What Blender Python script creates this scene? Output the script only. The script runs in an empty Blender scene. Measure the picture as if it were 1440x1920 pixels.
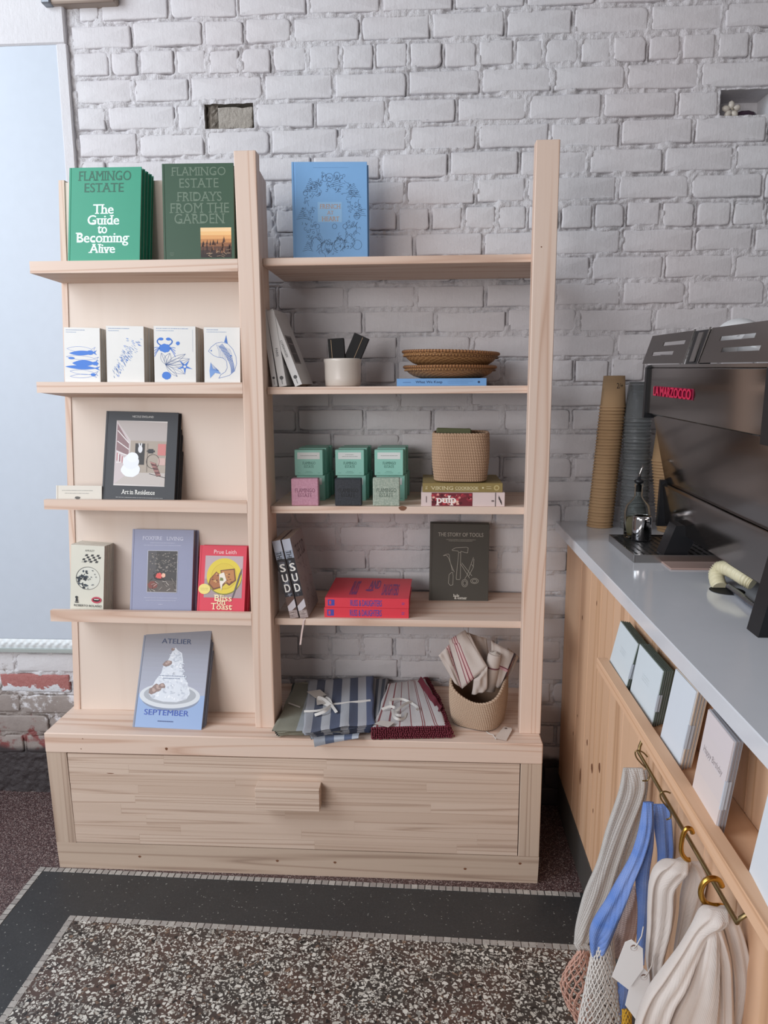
import bpy, bmesh, math, random
import numpy as np
from mathutils import Vector, Matrix
random.seed(7)
SC = bpy.context.scene
COL = SC.collection
PI = math.pi
def lin(c):
    return c / 12.92 if c <= .04045 else ((c + .055) / 1.055) ** 2.4
def hx(s, a=1.0):
    s = s.lstrip('#')
    return tuple(lin(int(s[i:i + 2], 16) / 255) for i in (0, 2, 4)) + (a,)

# ------------------------------------------------------------------ camera
CAM = np.array([.98594, -1.69974, 1.26801])
F_PX, YAW, PITCH, ROLL = 1360.07, .0584976, .1719909, -.0054188
_f = np.array([-math.sin(YAW) * math.cos(PITCH), math.cos(YAW) * math.cos(PITCH), -math.sin(PITCH)])
_r = np.array([math.cos(YAW), math.sin(YAW), 0.])
_u = np.cross(_r, _f)
RT = math.cos(ROLL) * _r + math.sin(ROLL) * _u
UP = -math.sin(ROLL) * _r + math.cos(ROLL) * _u
FW = _f
cd = bpy.data.cameras.new('camera')
cam = bpy.data.objects.new('camera', cd)
COL.objects.link(cam)
cd.sensor_fit = 'HORIZONTAL'; cd.sensor_width = 36; cd.lens = 36 * F_PX / 1440
cd.clip_start = .05
cam.matrix_world = Matrix([[RT[0], UP[0], -FW[0], CAM[0]], [RT[1], UP[1], -FW[1], CAM[1]], [RT[2], UP[2], -FW[2], CAM[2]], [0, 0, 0, 1]])
SC.camera = cam
# ------------------------------------------------------------------ light
w = bpy.data.worlds.new('world'); SC.world = w; w.use_nodes = True
w.node_tree.nodes['Background'].inputs[0].default_value = (.86, .82, .82, 1)
w.node_tree.nodes['Background'].inputs[1].default_value = .27
def area(name, loc, target, sx, sy, power, col):
    l = bpy.data.lights.new(name, 'AREA'); l.shape = 'RECTANGLE'; l.size = sx; l.size_y = sy
    l.energy = power; l.color = col
    o = bpy.data.objects.new(name, l); COL.objects.link(o); o.location = loc
    o.rotation_euler = (Vector(target) - Vector(loc)).to_track_quat('-Z', 'Y').to_euler()
    return o
area('window_daylight', (-1.6, -1.25, 2.6), (.4, .2, 1.1), 1.6, 1.6, 66, (.86, .93, 1.0))
area('board_fill_light', (-1.35, -1.0, 1.95), (-.05, .35, 1.55), .9, 1.9, 6, (.70, .85, 1.0))  # added cool fill grazing the painted board and upper left bricks, no real window
area('shopfront_daylight', (-1.0, -3.5, 1.6), (.9, .1, .85), 2.0, 1.4, 74, (.99, .96, .95))
SC.view_settings.view_transform = 'Standard'; SC.view_settings.look = 'None'
SC.view_settings.exposure = -.06; SC.view_settings.gamma = 1; SC.view_settings.use_curve_mapping = False

# ------------------------------------------------------------------ pixel -> place on a known plane
def U(px, py, x=None, y=None, z=None):
    d = (px - 720) / F_PX * RT - (py - 960) / F_PX * UP + FW
    t = (x - CAM[0]) / d[0] if x is not None else (y - CAM[1]) / d[1] if y is not None else (z - CAM[2]) / d[2]
    return Vector(CAM + t * d)
def PR(p):
    d = np.array(p) - CAM
    return np.array([720 + F_PX * d @ RT / (d @ FW), 960 - F_PX * d @ UP / (d @ FW)])

# ------------------------------------------------------------------ helpers
def tag(o, label=None, cat=None, group=None, kind=None):
    if label: o['label'] = label
    if cat: o['category'] = cat
    if group: o['group'] = group
    if kind: o['kind'] = kind
    return o
def empty(name, loc=(0, 0, 0), rot=None, label=None, cat=None, group=None, kind=None, parent=None):
    o = bpy.data.objects.new(name, None); COL.objects.link(o); o.empty_display_size = .05
    if rot is not None: o.matrix_world = Matrix.Translation(loc) @ rot.to_4x4()
    else: o.location = loc
    if parent: o.parent = parent
    return tag(o, label, cat, group, kind)
def link(name, me, parent=None):
    o = bpy.data.objects.new(name, me); COL.objects.link(o)
    if parent: o.parent = parent
    return o
def copy_tree(o, parent=None):
    c = o.copy(); COL.objects.link(c); c.parent = parent
    for ch in list(o.children): copy_tree(ch, c)
    return c
class MB:
    def __init__(s): s.v = []; s.f = []; s.m = []; s.s = []; s.c = []
    def add(s, vs, fs, m=0, sm=False, col=None):
        n = len(s.v); s.v += [tuple(p) for p in vs]
        for f in fs: s.f.append(tuple(i + n for i in f)); s.m.append(m); s.s.append(sm); s.c.append(col)
        return s
    def join(s, o, M=None):
        n = len(s.v)
        s.v += [tuple(M @ Vector(p)) if M else p for p in o.v]
        s.f += [tuple(i + n for i in f) for f in o.f]; s.m += o.m; s.s += o.s; s.c += o.c
        return s
    def box(s, x0, x1, y0, y1, z0, z1, b=0, m=0):
        if b <= 0:
            v = [(x, y, z) for x in (x0, x1) for y in (y0, y1) for z in (z0, z1)]
            return s.add(v, [(0, 1, 3, 2), (4, 6, 7, 5), (0, 4, 5, 1), (2, 3, 7, 6), (0, 2, 6, 4), (1, 5, 7, 3)], m)
        lo, hi = (x0, y0, z0), (x1, y1, z1); v = []; ix = {}
        for sg in [(a, b_, c) for a in (0, 1) for b_ in (0, 1) for c in (0, 1)]:
            for ax in range(3):
                p = [(hi[i] if sg[i] else lo[i]) + (0 if i == ax else (-b if sg[i] else b)) for i in range(3)]
                ix[sg, ax] = len(v); v.append(p)
        f = []
        for ax in range(3):
            o1, o2 = (ax + 1) % 3, (ax + 2) % 3
            for sa in (0, 1):
                q = []
                for s1, s2 in ((0, 0), (1, 0), (1, 1), (0, 1)):
                    k = [0, 0, 0]; k[ax] = sa; k[o1] = s1; k[o2] = s2; q.append(ix[tuple(k), ax])
                f.append(q if sa else q[::-1])
            for s1 in (0, 1):
                for s2 in (0, 1):
                    k = [0, 0, 0]; k[o1] = s1; k[o2] = s2; k2 = list(k); k2[ax] = 1
                    q = [ix[tuple(k), o1], ix[tuple(k2), o1], ix[tuple(k2), o2], ix[tuple(k), o2]]
                    f.append(q if (s1 == s2) else q[::-1])
        for sg in [(a, b_, c) for a in (0, 1) for b_ in (0, 1) for c in (0, 1)]:
            q = [ix[sg, 0], ix[sg, 1], ix[sg, 2]]
            f.append(q if sum(sg) % 2 else q[::-1])
        return s.add(v, f, m)
    def hexa(s, p, m=0):   # 8 points: 4 front (bl, br, tr, tl), 4 back
        return s.add(p, [(0, 1, 2, 3), (7, 6, 5, 4), (0, 4, 5, 1), (1, 5, 6, 2), (2, 6, 7, 3), (3, 7, 4, 0)], m)
    def tube(s, pts, r, n=8, m=0, cap=True, sm=True, flat=None):
        pts = [Vector(p) for p in pts]; rs = r if hasattr(r, '__len__') else [r] * len(pts)
        rings = []; prev = None
        for i, p in enumerate(pts):
            t = (pts[min(i + 1, len(pts) - 1)] - pts[max(i - 1, 0)])
            t = t.normalized() if t.length > 1e-9 else Vector((0, 0, 1))
            if prev is None:
                a = Vector((0, 0, 1)) if abs(t.z) < .9 else Vector((1, 0, 0)); prev = t.cross(a).normalized()
            u = (prev - t * prev.dot(t)); u = u.normalized() if u.length > 1e-6 else t.orthogonal().normalized()
            prev = u; w_ = t.cross(u)
            k = 1 if flat is None else flat
            rings.append([p + (u * math.cos(2 * PI * j / n) + w_ * k * math.sin(2 * PI * j / n)) * rs[i] for j in range(n)])
        v = [q for rg in rings for q in rg]
        f = [(i * n + j, i * n + (j + 1) % n, (i + 1) * n + (j + 1) % n, (i + 1) * n + j) for i in range(len(pts) - 1) for j in range(n)]
        s.add(v, f, m, sm)
        if cap and len(pts) > 1:
            k = len(s.v) - len(v); L = (len(pts) - 1) * n
            s.f.append(tuple(k + j for j in range(n))[::-1]); s.m.append(m); s.s.append(False); s.c.append(None)
            s.f.append(tuple(k + L + j for j in range(n))); s.m.append(m); s.s.append(False); s.c.append(None)
        return s
    def lathe(s, prof, n=24, c=(0, 0, 0), m=0, sm=True, ex=1, ey=1):
        v = [(c[0] + r * ex * math.cos(2 * PI * j / n), c[1] + r * ey * math.sin(2 * PI * j / n), c[2] + z) for r, z in prof for j in range(n)]
        f = [(i * n + j, i * n + (j + 1) % n, (i + 1) * n + (j + 1) % n, (i + 1) * n + j) for i in range(len(prof) - 1) for j in range(n)]
        return s.add(v, f, m, sm)
    def grid(s, fn, nu, nv, m=0, sm=True, closed=False, colfn=None):
        v = [fn(i / nu, j / nv) for j in range(nv + 1) for i in range(nu + 1)]
        n0 = len(s.f)
        s.add(v, [(j * (nu + 1) + i, j * (nu + 1) + i + 1, (j + 1) * (nu + 1) + i + 1, (j + 1) * (nu + 1) + i) for j in range(nv) for i in range(nu)], m, sm)
        if colfn:
            k = n0
            for j in range(nv):
                for i in range(nu): s.c[k] = colfn((i + .5) / nu, (j + .5) / nv); k += 1
        return s
    def build(s, name, mats, parent=None, recalc=False, loc=None):
        me = bpy.data.meshes.new(name); me.from_pydata(s.v, [], s.f)
        if not hasattr(mats, '__len__'): mats = [mats]
        for m in mats: me.materials.append(m)
        me.polygons.foreach_set('material_index', s.m); me.polygons.foreach_set('use_smooth', s.s)
        if any(c is not None for c in s.c):
            a = me.color_attributes.new('Col', 'FLOAT_COLOR', 'CORNER'); arr = []
            for f, c in zip(s.f, s.c): arr += list(c or (1, 1, 1, 1)) * len(f)
            a.data.foreach_set('color', arr)
        if recalc:
            bm = bmesh.new(); bm.from_mesh(me); bmesh.ops.recalc_face_normals(bm, faces=bm.faces); bm.to_mesh(me); bm.free()
        me.update()
        o = link(name, me, parent)
        if loc is not None: o.location = loc
        return o

# ------------------------------------------------------------------ materials
class NT:
    def __init__(s, name):
        s.m = bpy.data.materials.new(name); s.m.use_nodes = True; s.t = s.m.node_tree
        s.b = s.t.nodes['Principled BSDF']; s._p = None
    def n(s, typ, ins=None, **kw):
        nd = s.t.nodes.new(typ)
        for k, v in kw.items(): setattr(nd, k, v)
        for k, v in (ins or {}).items(): s.i(nd, k, v)
        return nd
    def i(s, nd, k, v):
        sock = nd.inputs[k]
        if isinstance(v, bpy.types.NodeSocket): s.t.links.new(v, sock)
        else: sock.default_value = v
    def obj(s): return s.n('ShaderNodeTexCoord').outputs['Object']
    def pos(s): return s.n('ShaderNodeNewGeometry').outputs['Position']
    def mapv(s, vec, sc, loc=(0, 0, 0)):
        return s.n('ShaderNodeMapping', {'Vector': vec, 'Scale': sc, 'Location': loc}).outputs[0]
    def noise(s, vec, scale, detail=3, rough=.5, dist=0):
        return s.n('ShaderNodeTexNoise', {'Vector': vec, 'Scale': scale, 'Detail': detail, 'Roughness': rough, 'Distortion': dist}).outputs['Fac']
    def ramp(s, fac, stops, interp='LINEAR'):
        r = s.n('ShaderNodeValToRGB', {'Fac': fac}); e = r.color_ramp.elements; r.color_ramp.interpolation = interp
        while len(e) < len(stops): e.new(.5)
        for k, (p, c) in enumerate(stops):
            e[k].position = p; e[k].color = c if hasattr(c, '__len__') else (c, c, c, 1)
        return r.outputs[0]
    def mix(s, fac, a, b, mode='MIX'):
        m = s.n('ShaderNodeMix', data_type='RGBA', blend_type=mode)
        s.i(m, 0, fac); s.i(m, 6, a); s.i(m, 7, b); return m.outputs[2]
    def math(s, op, a, b=0.0, clamp=False):
        m = s.n('ShaderNodeMath', operation=op, use_clamp=clamp); s.i(m, 0, a); s.i(m, 1, b); return m.outputs[0]
    def rnd(s): return s.n('ShaderNodeObjectInfo').outputs['Random']
    def bump(s, h, strength=.3, dist=.002):
        b = s.n('ShaderNodeBump', {'Height': h, 'Strength': strength, 'Distance': dist}); s.i(s.b, 'Normal', b.outputs[0]); return b
    def out(s, col=None, rough=None, metal=None, **kw):
        if col is not None: s.i(s.b, 'Base Color', col)
        if rough is not None: s.i(s.b, 'Roughness', rough)
        if metal is not None: s.i(s.b, 'Metallic', metal)
        for k, v in kw.items(): s.i(s.b, k, v)
        return s.m
def flat(name, col, rough=.6, metal=0, var=.05, bump=0, bs=300, **kw):
    t = NT(name); c = hx(col) if isinstance(col, str) else col
    n = t.noise(t.obj(), 35, 3)
    d = tuple(x * (1 - var * 2) for x in c[:3]) + (1,)
    if bump: t.bump(t.noise(t.obj(), bs, 2), bump, .0008)
    return t.out(t.mix(n, c, d), rough, metal, **kw)
def wood(name, axis, light, mid, dark, rings=9, rough=.62, contrast=1.0, coarse=1.0, tone=.35, along=.45):
    """pine: grain runs along the given axis of the board"""
    t = NT(name)
    off = t.n('ShaderNodeVectorMath', operation='SCALE'); t.i(off, 0, (13.1, 7.7, 5.3)); t.i(off, 'Scale', t.rnd())
    v = t.n('ShaderNodeVectorMath', {0: t.obj(), 1: off.outputs[0]}, operation='ADD').outputs[0]
    sc = [13.0 * coarse] * 3; sc[axis] = along * coarse
    a = t.mapv(v, sc)
    n1 = t.noise(a, 1.0, 2, .45, .25)
    rg = t.math('PINGPONG', t.math('MULTIPLY', n1, rings * 1.5), 1.0)
    fs = [220] * 3; fs[axis] = 6
    fib = t.noise(t.mapv(v, fs), 1.0, 3, .6)
    big = t.noise(v, 3.0, 2)
    c = t.ramp(rg, [(0, light), (.55, light), (.84, mid), (1, dark)])
    c = t.mix(contrast, light, c)
    c = t.mix(t.math('MULTIPLY', fib, .45), c, mid)
    c = t.mix(t.math('MULTIPLY', big, .35), c, t.mix(.5, mid, hx('#e2c9bb')))
    c = t.mix(t.math('MULTIPLY', t.rnd(), tone), c, mid)
    t.bump(fib, .12, .0006)
    return t.out(c, rough, 0)
PL, PM, PD = hx('#e3d0c2'), hx('#d3b6a3'), hx('#ba957f')
W_X = wood('pine_grain_across', 0, PL, PM, PD, rings=13)
W_Y = wood('pine_grain_deep', 1, PL, PM, PD)
W_Z = wood('pine_grain_upright', 2, PL, PM, PD, rings=20, coarse=.8)
W_PLY = wood('birch_plywood', 2, hx('#e2d5ca'), hx('#d8c8bb'), hx('#c9b5a5'), rings=2, contrast=.5)
W_BASE = wood('spruce_weathered', 0, hx('#c6b3a1'), hx('#b09a88'), hx('#8a7363'))
W_BASEZ = wood('spruce_upright', 2, hx('#c6b3a1'), hx('#b09a88'), hx('#8a7363'))
W_STAVE = wood('pine_stave', 0, hx('#d6c3b3'), hx('#bfa795'), hx('#988070'), rings=12, coarse=2.2, tone=.6, along=.16)
W_CZ = wood('douglas_fir_upright', 2, hx('#dab393'), hx('#caa07b'), hx('#a97b58'), rings=5)
W_CY = wood('douglas_fir_rail', 1, hx('#deb797'), hx('#cda07b'), hx('#ab7c58'), rings=10)
KNOT = flat('knot', '#8a5c42', .6, var=.25)

def paint_wall():
    t = NT('painted_brick'); p = t.pos()
    sx = t.n('ShaderNodeSeparateXYZ', {0: p})
    n = t.noise(p, 9, 4); fine = t.noise(p, 260, 4, .7); med = t.noise(p, 55, 4, .6)
    white = t.mix(n, hx('#d3d2d5'), hx('#c8c6ca'))
    tint = t.noise(p, 2.2, 2)
    white = t.mix(t.ramp(tint, [(.45, 0), (.7, .4)]), white, hx('#cfc3c4'))
    # scattered tiny chips where the paint never reached
    chip = t.ramp(t.noise(p, 34, 5, .75, .6), [(.70, 0), (.735, 1)])
    low = t.ramp(sx.outputs['Z'], [(.15, 1.0), (.75, .25)])
    white = t.mix(t.math('MULTIPLY', chip, low), white, hx('#6c5a57'))
    # worn bottom of the wall: render and bare brick
    right = t.math('ADD', t.math('MULTIPLY', t.math('GREATER_THAN', sx.outputs['X'], .6), .6), t.math('MULTIPLY', t.math('ADD', sx.outputs['X'], .25), .28))
    zn = t.math('ADD', t.math('ADD', sx.outputs['Z'], right), t.math('MULTIPLY', t.math('SUBTRACT', t.noise(p, 11, 6, .72), .5), .55))
    ren = t.mix(t.noise(p, 14, 5, .7), hx('#a39a95'), hx('#7c716e'))
    c = t.mix(t.ramp(zn, [(.31, 1), (.345, 0)]), white, ren)
    red = t.mix(med, hx('#8d4f4c'), hx('#6d3b3c'))
    c = t.mix(t.math('MULTIPLY', t.ramp(zn, [(.19, 1), (.22, 0)]), t.ramp(t.noise(p, 18, 3), [(.45, 1), (.52, 0)])), c, red)
    zd = t.math('ADD', sx.outputs['Z'], t.math('MULTIPLY', t.math('SUBTRACT', t.noise(p, 7, 3), .5), .06))
    c = t.mix(t.ramp(zd, [(.150, 1), (.165, 0)]), c, hx('#3b3537'))
    st = t.noise(t.mapv(p, (220, 220, 14)), 1, 2)
    h = t.math('ADD', t.math('MULTIPLY', med, .9), t.math('ADD', t.math('MULTIPLY', fine, .35), t.math('MULTIPLY', st, .25)))
    t.bump(h, .5, .003)
    return t.out(c, .62)
M_WALL = paint_wall()
def mortar_mat():
    m = M_WALL.copy(); m.name = 'painted_mortar'; nt = m.node_tree
    for n in nt.nodes:
        if n.type == 'BUMP': n.inputs['Strength'].default_value = 1.0; n.inputs['Distance'].default_value = .0055
    return m
M_MORT = mortar_mat()
def red_brick():
    t = NT('bare_red_brick'); p = t.pos()
    c = t.mix(t.noise(p, 90, 5, .7), hx('#8e4745'), hx('#c08a86'))
    peel = t.ramp(t.math('ADD', t.noise(p, 28, 5, .7), t.math('MULTIPLY', t.math('SUBTRACT', .375, t.n('ShaderNodeSeparateXYZ', {0: p}).outputs['Z']), 9)), [(.66, 0), (.69, 1)])
    c = t.mix(peel, c, hx('#d4d6dc'))
    t.bump(t.noise(p, 240, 4, .7), .8, .003)
    return t.out(c, .85)
M_RED = red_brick()
def raw_brick():
    t = NT('broken_raw_brick'); p = t.pos()
    t.bump(t.noise(p, 60, 6, .7), 1, .01)
    return t.out(t.mix(t.noise(p, 40, 5, .7), hx('#c2bbb2'), hx('#9a938b')), .9)
M_RAW = raw_brick()
def terrazzo_red():
    t = NT('terrazzo_maroon'); p = t.pos()
    v = t.n('ShaderNodeTexVoronoi', {'Vector': p, 'Scale': 520.0}); r = t.n('ShaderNodeSeparateColor', {0: v.outputs['Color']}).outputs[0]
    c = t.ramp(r, [(0, hx('#3a2a2b')), (.45, hx('#55403f')), (.72, hx('#6c5452')), (.86, hx('#9c8d89')), (1, hx('#b9aca8'))], 'CONSTANT')
    return t.out(c, .45)
def terrazzo_black():
    t = NT('terrazzo_black'); p = t.pos()
    v = t.n('ShaderNodeTexVoronoi', {'Vector': p, 'Scale': 420.0}); r = t.n('ShaderNodeSeparateColor', {0: v.outputs['Color']}).outputs[0]
    c = t.ramp(r, [(0, hx('#292a2c')), (.6, hx('#303133')), (.965, hx('#393a3b')), (.992, hx('#8a8a86'))], 'CONSTANT')
    c = t.mix(t.math('MULTIPLY', t.noise(p, 9, 4), .35), c, hx('#4a4a4a'))
    return t.out(c, t.ramp(t.noise(p, 14, 3), [(.3, .38), (.7, .5)]))
def terrazzo_chips():
    t = NT('terrazzo_marble_chips'); p = t.pos()
    wv = t.n('ShaderNodeTexNoise', {'Vector': p, 'Scale': 60.0, 'Detail': 2.0}).outputs['Color']
    pw = t.n('ShaderNodeVectorMath', {0: p, 1: t.n('ShaderNodeVectorMath', {0: wv, 1: (.012, .012, .012)}, operation='MULTIPLY').outputs[0]}, operation='ADD').outputs[0]
    base = t.mix(t.ramp(t.noise(p, 7, 3), [(.4, 0), (.65, 1)]), hx('#3d3936'), hx('#55423b'))
    c = base
    for sc, thr, edge in ((210.0, .50, .10), (95.0, .40, .17)):
        e = t.n('ShaderNodeTexVoronoi', {'Vector': pw, 'Scale': sc}, feature='DISTANCE_TO_EDGE').outputs['Distance']
        v = t.n('ShaderNodeTexVoronoi', {'Vector': pw, 'Scale': sc}); s_ = t.n('ShaderNodeSeparateColor', {0: v.outputs['Color']})
        m = t.math('MULTIPLY', t.ramp(e, [(edge, 0), (edge + .03, 1)]), t.math('GREATER_THAN', s_.outputs[0], thr))
        cc = t.ramp(s_.outputs[1], [(0, hx('#d6d3cb')), (.42, hx('#bdb9b0')), (.68, hx('#8d8a84')), (.82, hx('#1e1c1b')), (.93, hx('#7d6656'))], 'CONSTANT')
        c = t.mix(m, c, cc)
    return t.out(c, .42)
M_TR, M_TB, M_TC = terrazzo_red(), terrazzo_black(), terrazzo_chips()
def tile_mat():
    t = NT('marble_tile'); p = t.pos()
    c = t.mix(t.rnd(), hx('#bcb8b2'), hx('#98928e'))
    return t.out(t.mix(t.ramp(t.noise(p, 120, 4, .7), [(.35, 0), (.7, .6)]), c, hx('#877f7b')), .5)
M_TILE = tile_mat()
def print_mat(name, rough=.6):
    t = NT(name); a = t.n('ShaderNodeAttribute', attribute_name='Col')
    return t.out(a.outputs['Color'], rough)
M_PRINT = print_mat('printed_ink', .5)
M_PAGES = flat('book_pages', '#c9bcae', .8, var=.08)

# ================================================================== SETTING
D = .357
ZC0, PITCHZ = 1.9120, .0672          # centre of the fifth traced course, course height
# ---- back wall: every brick its own piece on a rough mortar bed
wall = empty('wall_back', (0, D, 0), kind='structure')
def zc(k): return ZC0 - (k - 5) * PITCHZ
TR = {0: [144, 187, 317, 445, 577, 715, 851, 986, 1120, 1250, 1380], 1: [123, 247, 381, 458, 548, 676, 808, 948, 1075, 1219, 1358],
      2: [138, 206, 260, 328, 388, 450, 509, 576, 639, 702, 766, 831, 896, 965, 1020, 1087, 1148, 1215, 1278, 1344, 1408],
      3: [138, 250, 355, 494, 626, 764, 902, 1036, 1174, 1313], 4: [140, 200, 330, 381, 478, 590, 725, 856, 990, 1130, 1270, 1349, 1452],
      5: [145, 259, 385, 507, 636, 765, 895, 1031, 1164, 1301, 1440], 6: [147, 200, 325, 455, 585, 714, 842, 974, 1104, 1245, 1377],
      7: [149, 260, 385, 510, 635, 761, 892, 987, 1158, 1294, 1432],
      8: [150, 212, 270, 330, 392, 455, 515, 575, 630, 688, 745, 807, 869, 931, 989, 1050, 1113, 1173, 1240, 1305, 1373, 1436],
      9: [520, 648, 777, 906, 1035, 1165, 1302, 1413], 10: [455, 590, 720, 850, 980, 1108, 1245, 1376], 11: [520, 648, 780, 910, 1040, 1166, 1287, 1436]}
rb = random.Random(3)
bricks = []    # x0, x1, z0, z1, kind
XL = .040
GZTOP = 2.83
for k in range(-9, 35):
    z = zc(k)
    if z < .03: break
    if z > GZTOP: continue
    left = XL if z > .50 else -1.35
    if k in TR:
        js = []
        for px in TR[k]:
            xx = 0
            for _ in range(3): xx = U(px, PR((xx, D, z))[1], y=D).x
            js.append(xx)
        if k in (4, 5, 6, 7, 8, 3, 2, 1): js[0] = XL
    else:
        st = .0965 if k % 6 == 2 else .196
        js = [left + (st * (.5 if k % 2 else .93))]
        while js[-1] < 1.8: js.append(js[-1] + st * rb.uniform(.96, 1.04))
        if k == 28: js = [js[0] - .2, -1.15, -.95, -.75, -.545, -.335, -.105] + [j for j in js if j > .0]
        js = [left] + js
    while js[0] > left + .03: js.insert(0, max(js[0] - .196, left))
    st = .0965 if k % 6 == 2 else .196
    while js[-1] < 2.7: js.append(js[-1] + st)
    for a, b in zip(js, js[1:]):
        kind = 'n'
        if k == 4 and abs(a - U(381, 220, y=D).x) < .03: kind = 'broken'
        if k == 4 and abs(a - U(1349, 203, y=D).x) < .03: kind = 'niche'
        if b - a < .04: kind = 'skip'
        zz = z + rb.uniform(-.0015, .0015)
        bricks.append([a + .0055, b - .0055, zz - .0272 + rb.uniform(-.002, .001), zz + .0272 + rb.uniform(-.001, .002), kind])
GX0, GX1, GZ1, GS = -1.4, 2.72, 2.86, .0044
nx, nz = int((GX1 - GX0) / GS) + 1, int(GZ1 / GS) + 1
gx = np.linspace(GX0, GX1, nx); gz = np.linspace(0, GZ1, nz)
rng = np.random.RandomState(5)
def vnoise(cell):
    cx, cz = int((GX1 - GX0) / cell) + 3, int(GZ1 / cell) + 3
    g = rng.rand(cz, cx)
    fx = (gx - GX0) / cell; fz = gz / cell
    ix, iz = fx.astype(int), fz.astype(int); tx, tz = fx - ix, fz - iz
    tx = tx * tx * (3 - 2 * tx); tz = tz * tz * (3 - 2 * tz)
    a = g[np.ix_(iz, ix)] * (1 - tx) + g[np.ix_(iz, ix + 1)] * tx
    b = g[np.ix_(iz + 1, ix)] * (1 - tx) + g[np.ix_(iz + 1, ix + 1)] * tx
    return a * (1 - tz[:, None]) + b * tz[:, None]
fine_n = vnoise(.0075); mid_n = vnoise(.02); big_n = vnoise(.11); crk = vnoise(.05)
dist = np.full((nz, nx), 9.); inside = np.zeros((nz, nx), bool); hole = np.zeros((nz, nx), bool)
for x0, x1, z0, z1, kind in bricks:
    if kind == 'skip' or (x1 < .1 and z0 < .13): continue
    i0, i1 = np.searchsorted(gx, x0 - .02), np.searchsorted(gx, x1 + .02)
    j0, j1 = np.searchsorted(gz, z0 - .02), np.searchsorted(gz, z1 + .02)
    X, Z = np.meshgrid(gx[i0:i1], gz[j0:j1])
    dx = np.maximum(x0 - X, X - x1); dz = np.maximum(z0 - Z, Z - z1); dd = np.maximum(dx, dz)
    dist[j0:j1, i0:i1] = np.minimum(dist[j0:j1, i0:i1], dd)
    if kind in ('broken', 'niche'): hole[j0:j1, i0:i1] |= dd < .001
Y = .0018 - (fine_n - .5) * .0060 - (mid_n - .5) * .0060 - (big_n - .45) * .004
crack = (dist > -.0035) & (dist < .0024)
Y += np.where(crack, .0095 * np.clip((crk - .46) * 6, 0, 1), 0)
Y = np.where(dist <= -.0048, .012, Y)
Y = np.maximum(Y, -.0015)
Xg, Zg = np.meshgrid(gx, gz)
co = np.stack([Xg, Y, Zg], -1).reshape(-1, 3)
idx = np.arange(nx * nz).reshape(nz, nx)
ok = ~(hole[:-1, :-1] | hole[1:, 1:] | hole[:-1, 1:] | hole[1:, :-1])
# panel board covers the wall at the left; keep the bed everywhere else
fc = np.stack([idx[:-1, :-1], idx[:-1, 1:], idx[1:, 1:], idx[1:, :-1]], -1)[ok]
me = bpy.data.meshes.new('mortar')
me.vertices.add(len(co)); me.vertices.foreach_set('co', co.ravel())
me.loops.add(len(fc) * 4); me.loops.foreach_set('vertex_index', fc.ravel().astype(np.int32))
me.polygons.add(len(fc)); me.polygons.foreach_set('loop_start', np.arange(0, len(fc) * 4, 4, dtype=np.int32))
me.polygons.foreach_set('loop_total', np.full(len(fc), 4, dtype=np.int32))
me.polygons.foreach_set('use_smooth', np.ones(len(fc), bool))
me.materials.append(M_MORT); me.update(calc_edges=True)
tag(link('mortar', me, wall), kind='stuff')
def brick_mb(x0, x1, z0, z1, r, y=0, rough=0):
    cx, cz, hw, hh = (x0 + x1) / 2, (z0 + z1) / 2, (x1 - x0) / 2, (z1 - z0) / 2
    pts = []
    for q, (sx, sz) in enumerate(((-1, -1), (1, -1), (1, 1), (-1, 1))):
        rad = r.uniform(.0015, .005) if r.random() > .22 else r.uniform(.006, .015)
        a0 = PI + q * PI / 2
        for k in range(3):
            a = a0 + k * PI / 4
            pts.append([sx * (hw - rad) + rad * math.cos(a), sz * (hh - rad) + rad * math.sin(a), min(rad * .22, .0012 + rough)])
        n1 = 3 if q % 2 == 0 else 1
        for k in range(1, n1 + 1):     # points along the edge that follows
            e = k / (n1 + 1)
            if q % 2 == 0: pts.append([sx * (hw - .01) * (1 - 2 * e), sz * hh, .0013 + rough])
            else: pts.append([sx * hw, sz * (hh - .008) * (1 - 2 * e), .0016 + rough])
    pts = [(a + r.uniform(-j, j), b + r.uniform(-j, j)) for a, b, j in pts]
    n = len(pts); yf = y + r.uniform(-.0016, .0012); tx, tz = r.uniform(-.012, .012), r.uniform(-.04, .04)
    def ring(ins, dy):
        o = []
        for a, b in pts:
            aa, bb = a * (1 - ins / hw), b * (1 - ins / hh)
            o.append((cx + aa, yf + dy + (tx * aa + tz * bb if dy < .008 else 0) + (r.uniform(-rough, rough) if dy < .008 else 0), cz + bb))
        return o
    m = MB(); R = [ring(0, .012), ring(0, .0022), ring(.0013, .0007), ring(.0045, 0)]
    v = [p for q in R for p in q] + [(cx, yf - .0004, cz)]
    f = []
    for k in range(3):
        f += [(k * n + i, k * n + (i + 1) % n, (k + 1) * n + (i + 1) % n, (k + 1) * n + i) for i in range(n)]
    f += [(3 * n + i, 3 * n + (i + 1) % n, 4 * n) for i in range(n)]
    m.add(v, f, 0, True)
    return m
def seen(x, z):
    p = PR((x, D, z))
    if not (-60 < p[0] < 1500 and -40 < p[1] < 1545): return 0
    if .06 < x < .52 and .42 < z < 1.74: return 0
    if .02 < x < 1.24 and z < .36: return 0
    if x > 1.44 and z < .86: return 0
    if x > 1.9: return 0
    return 1
rest = MB(); nb = 0
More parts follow.
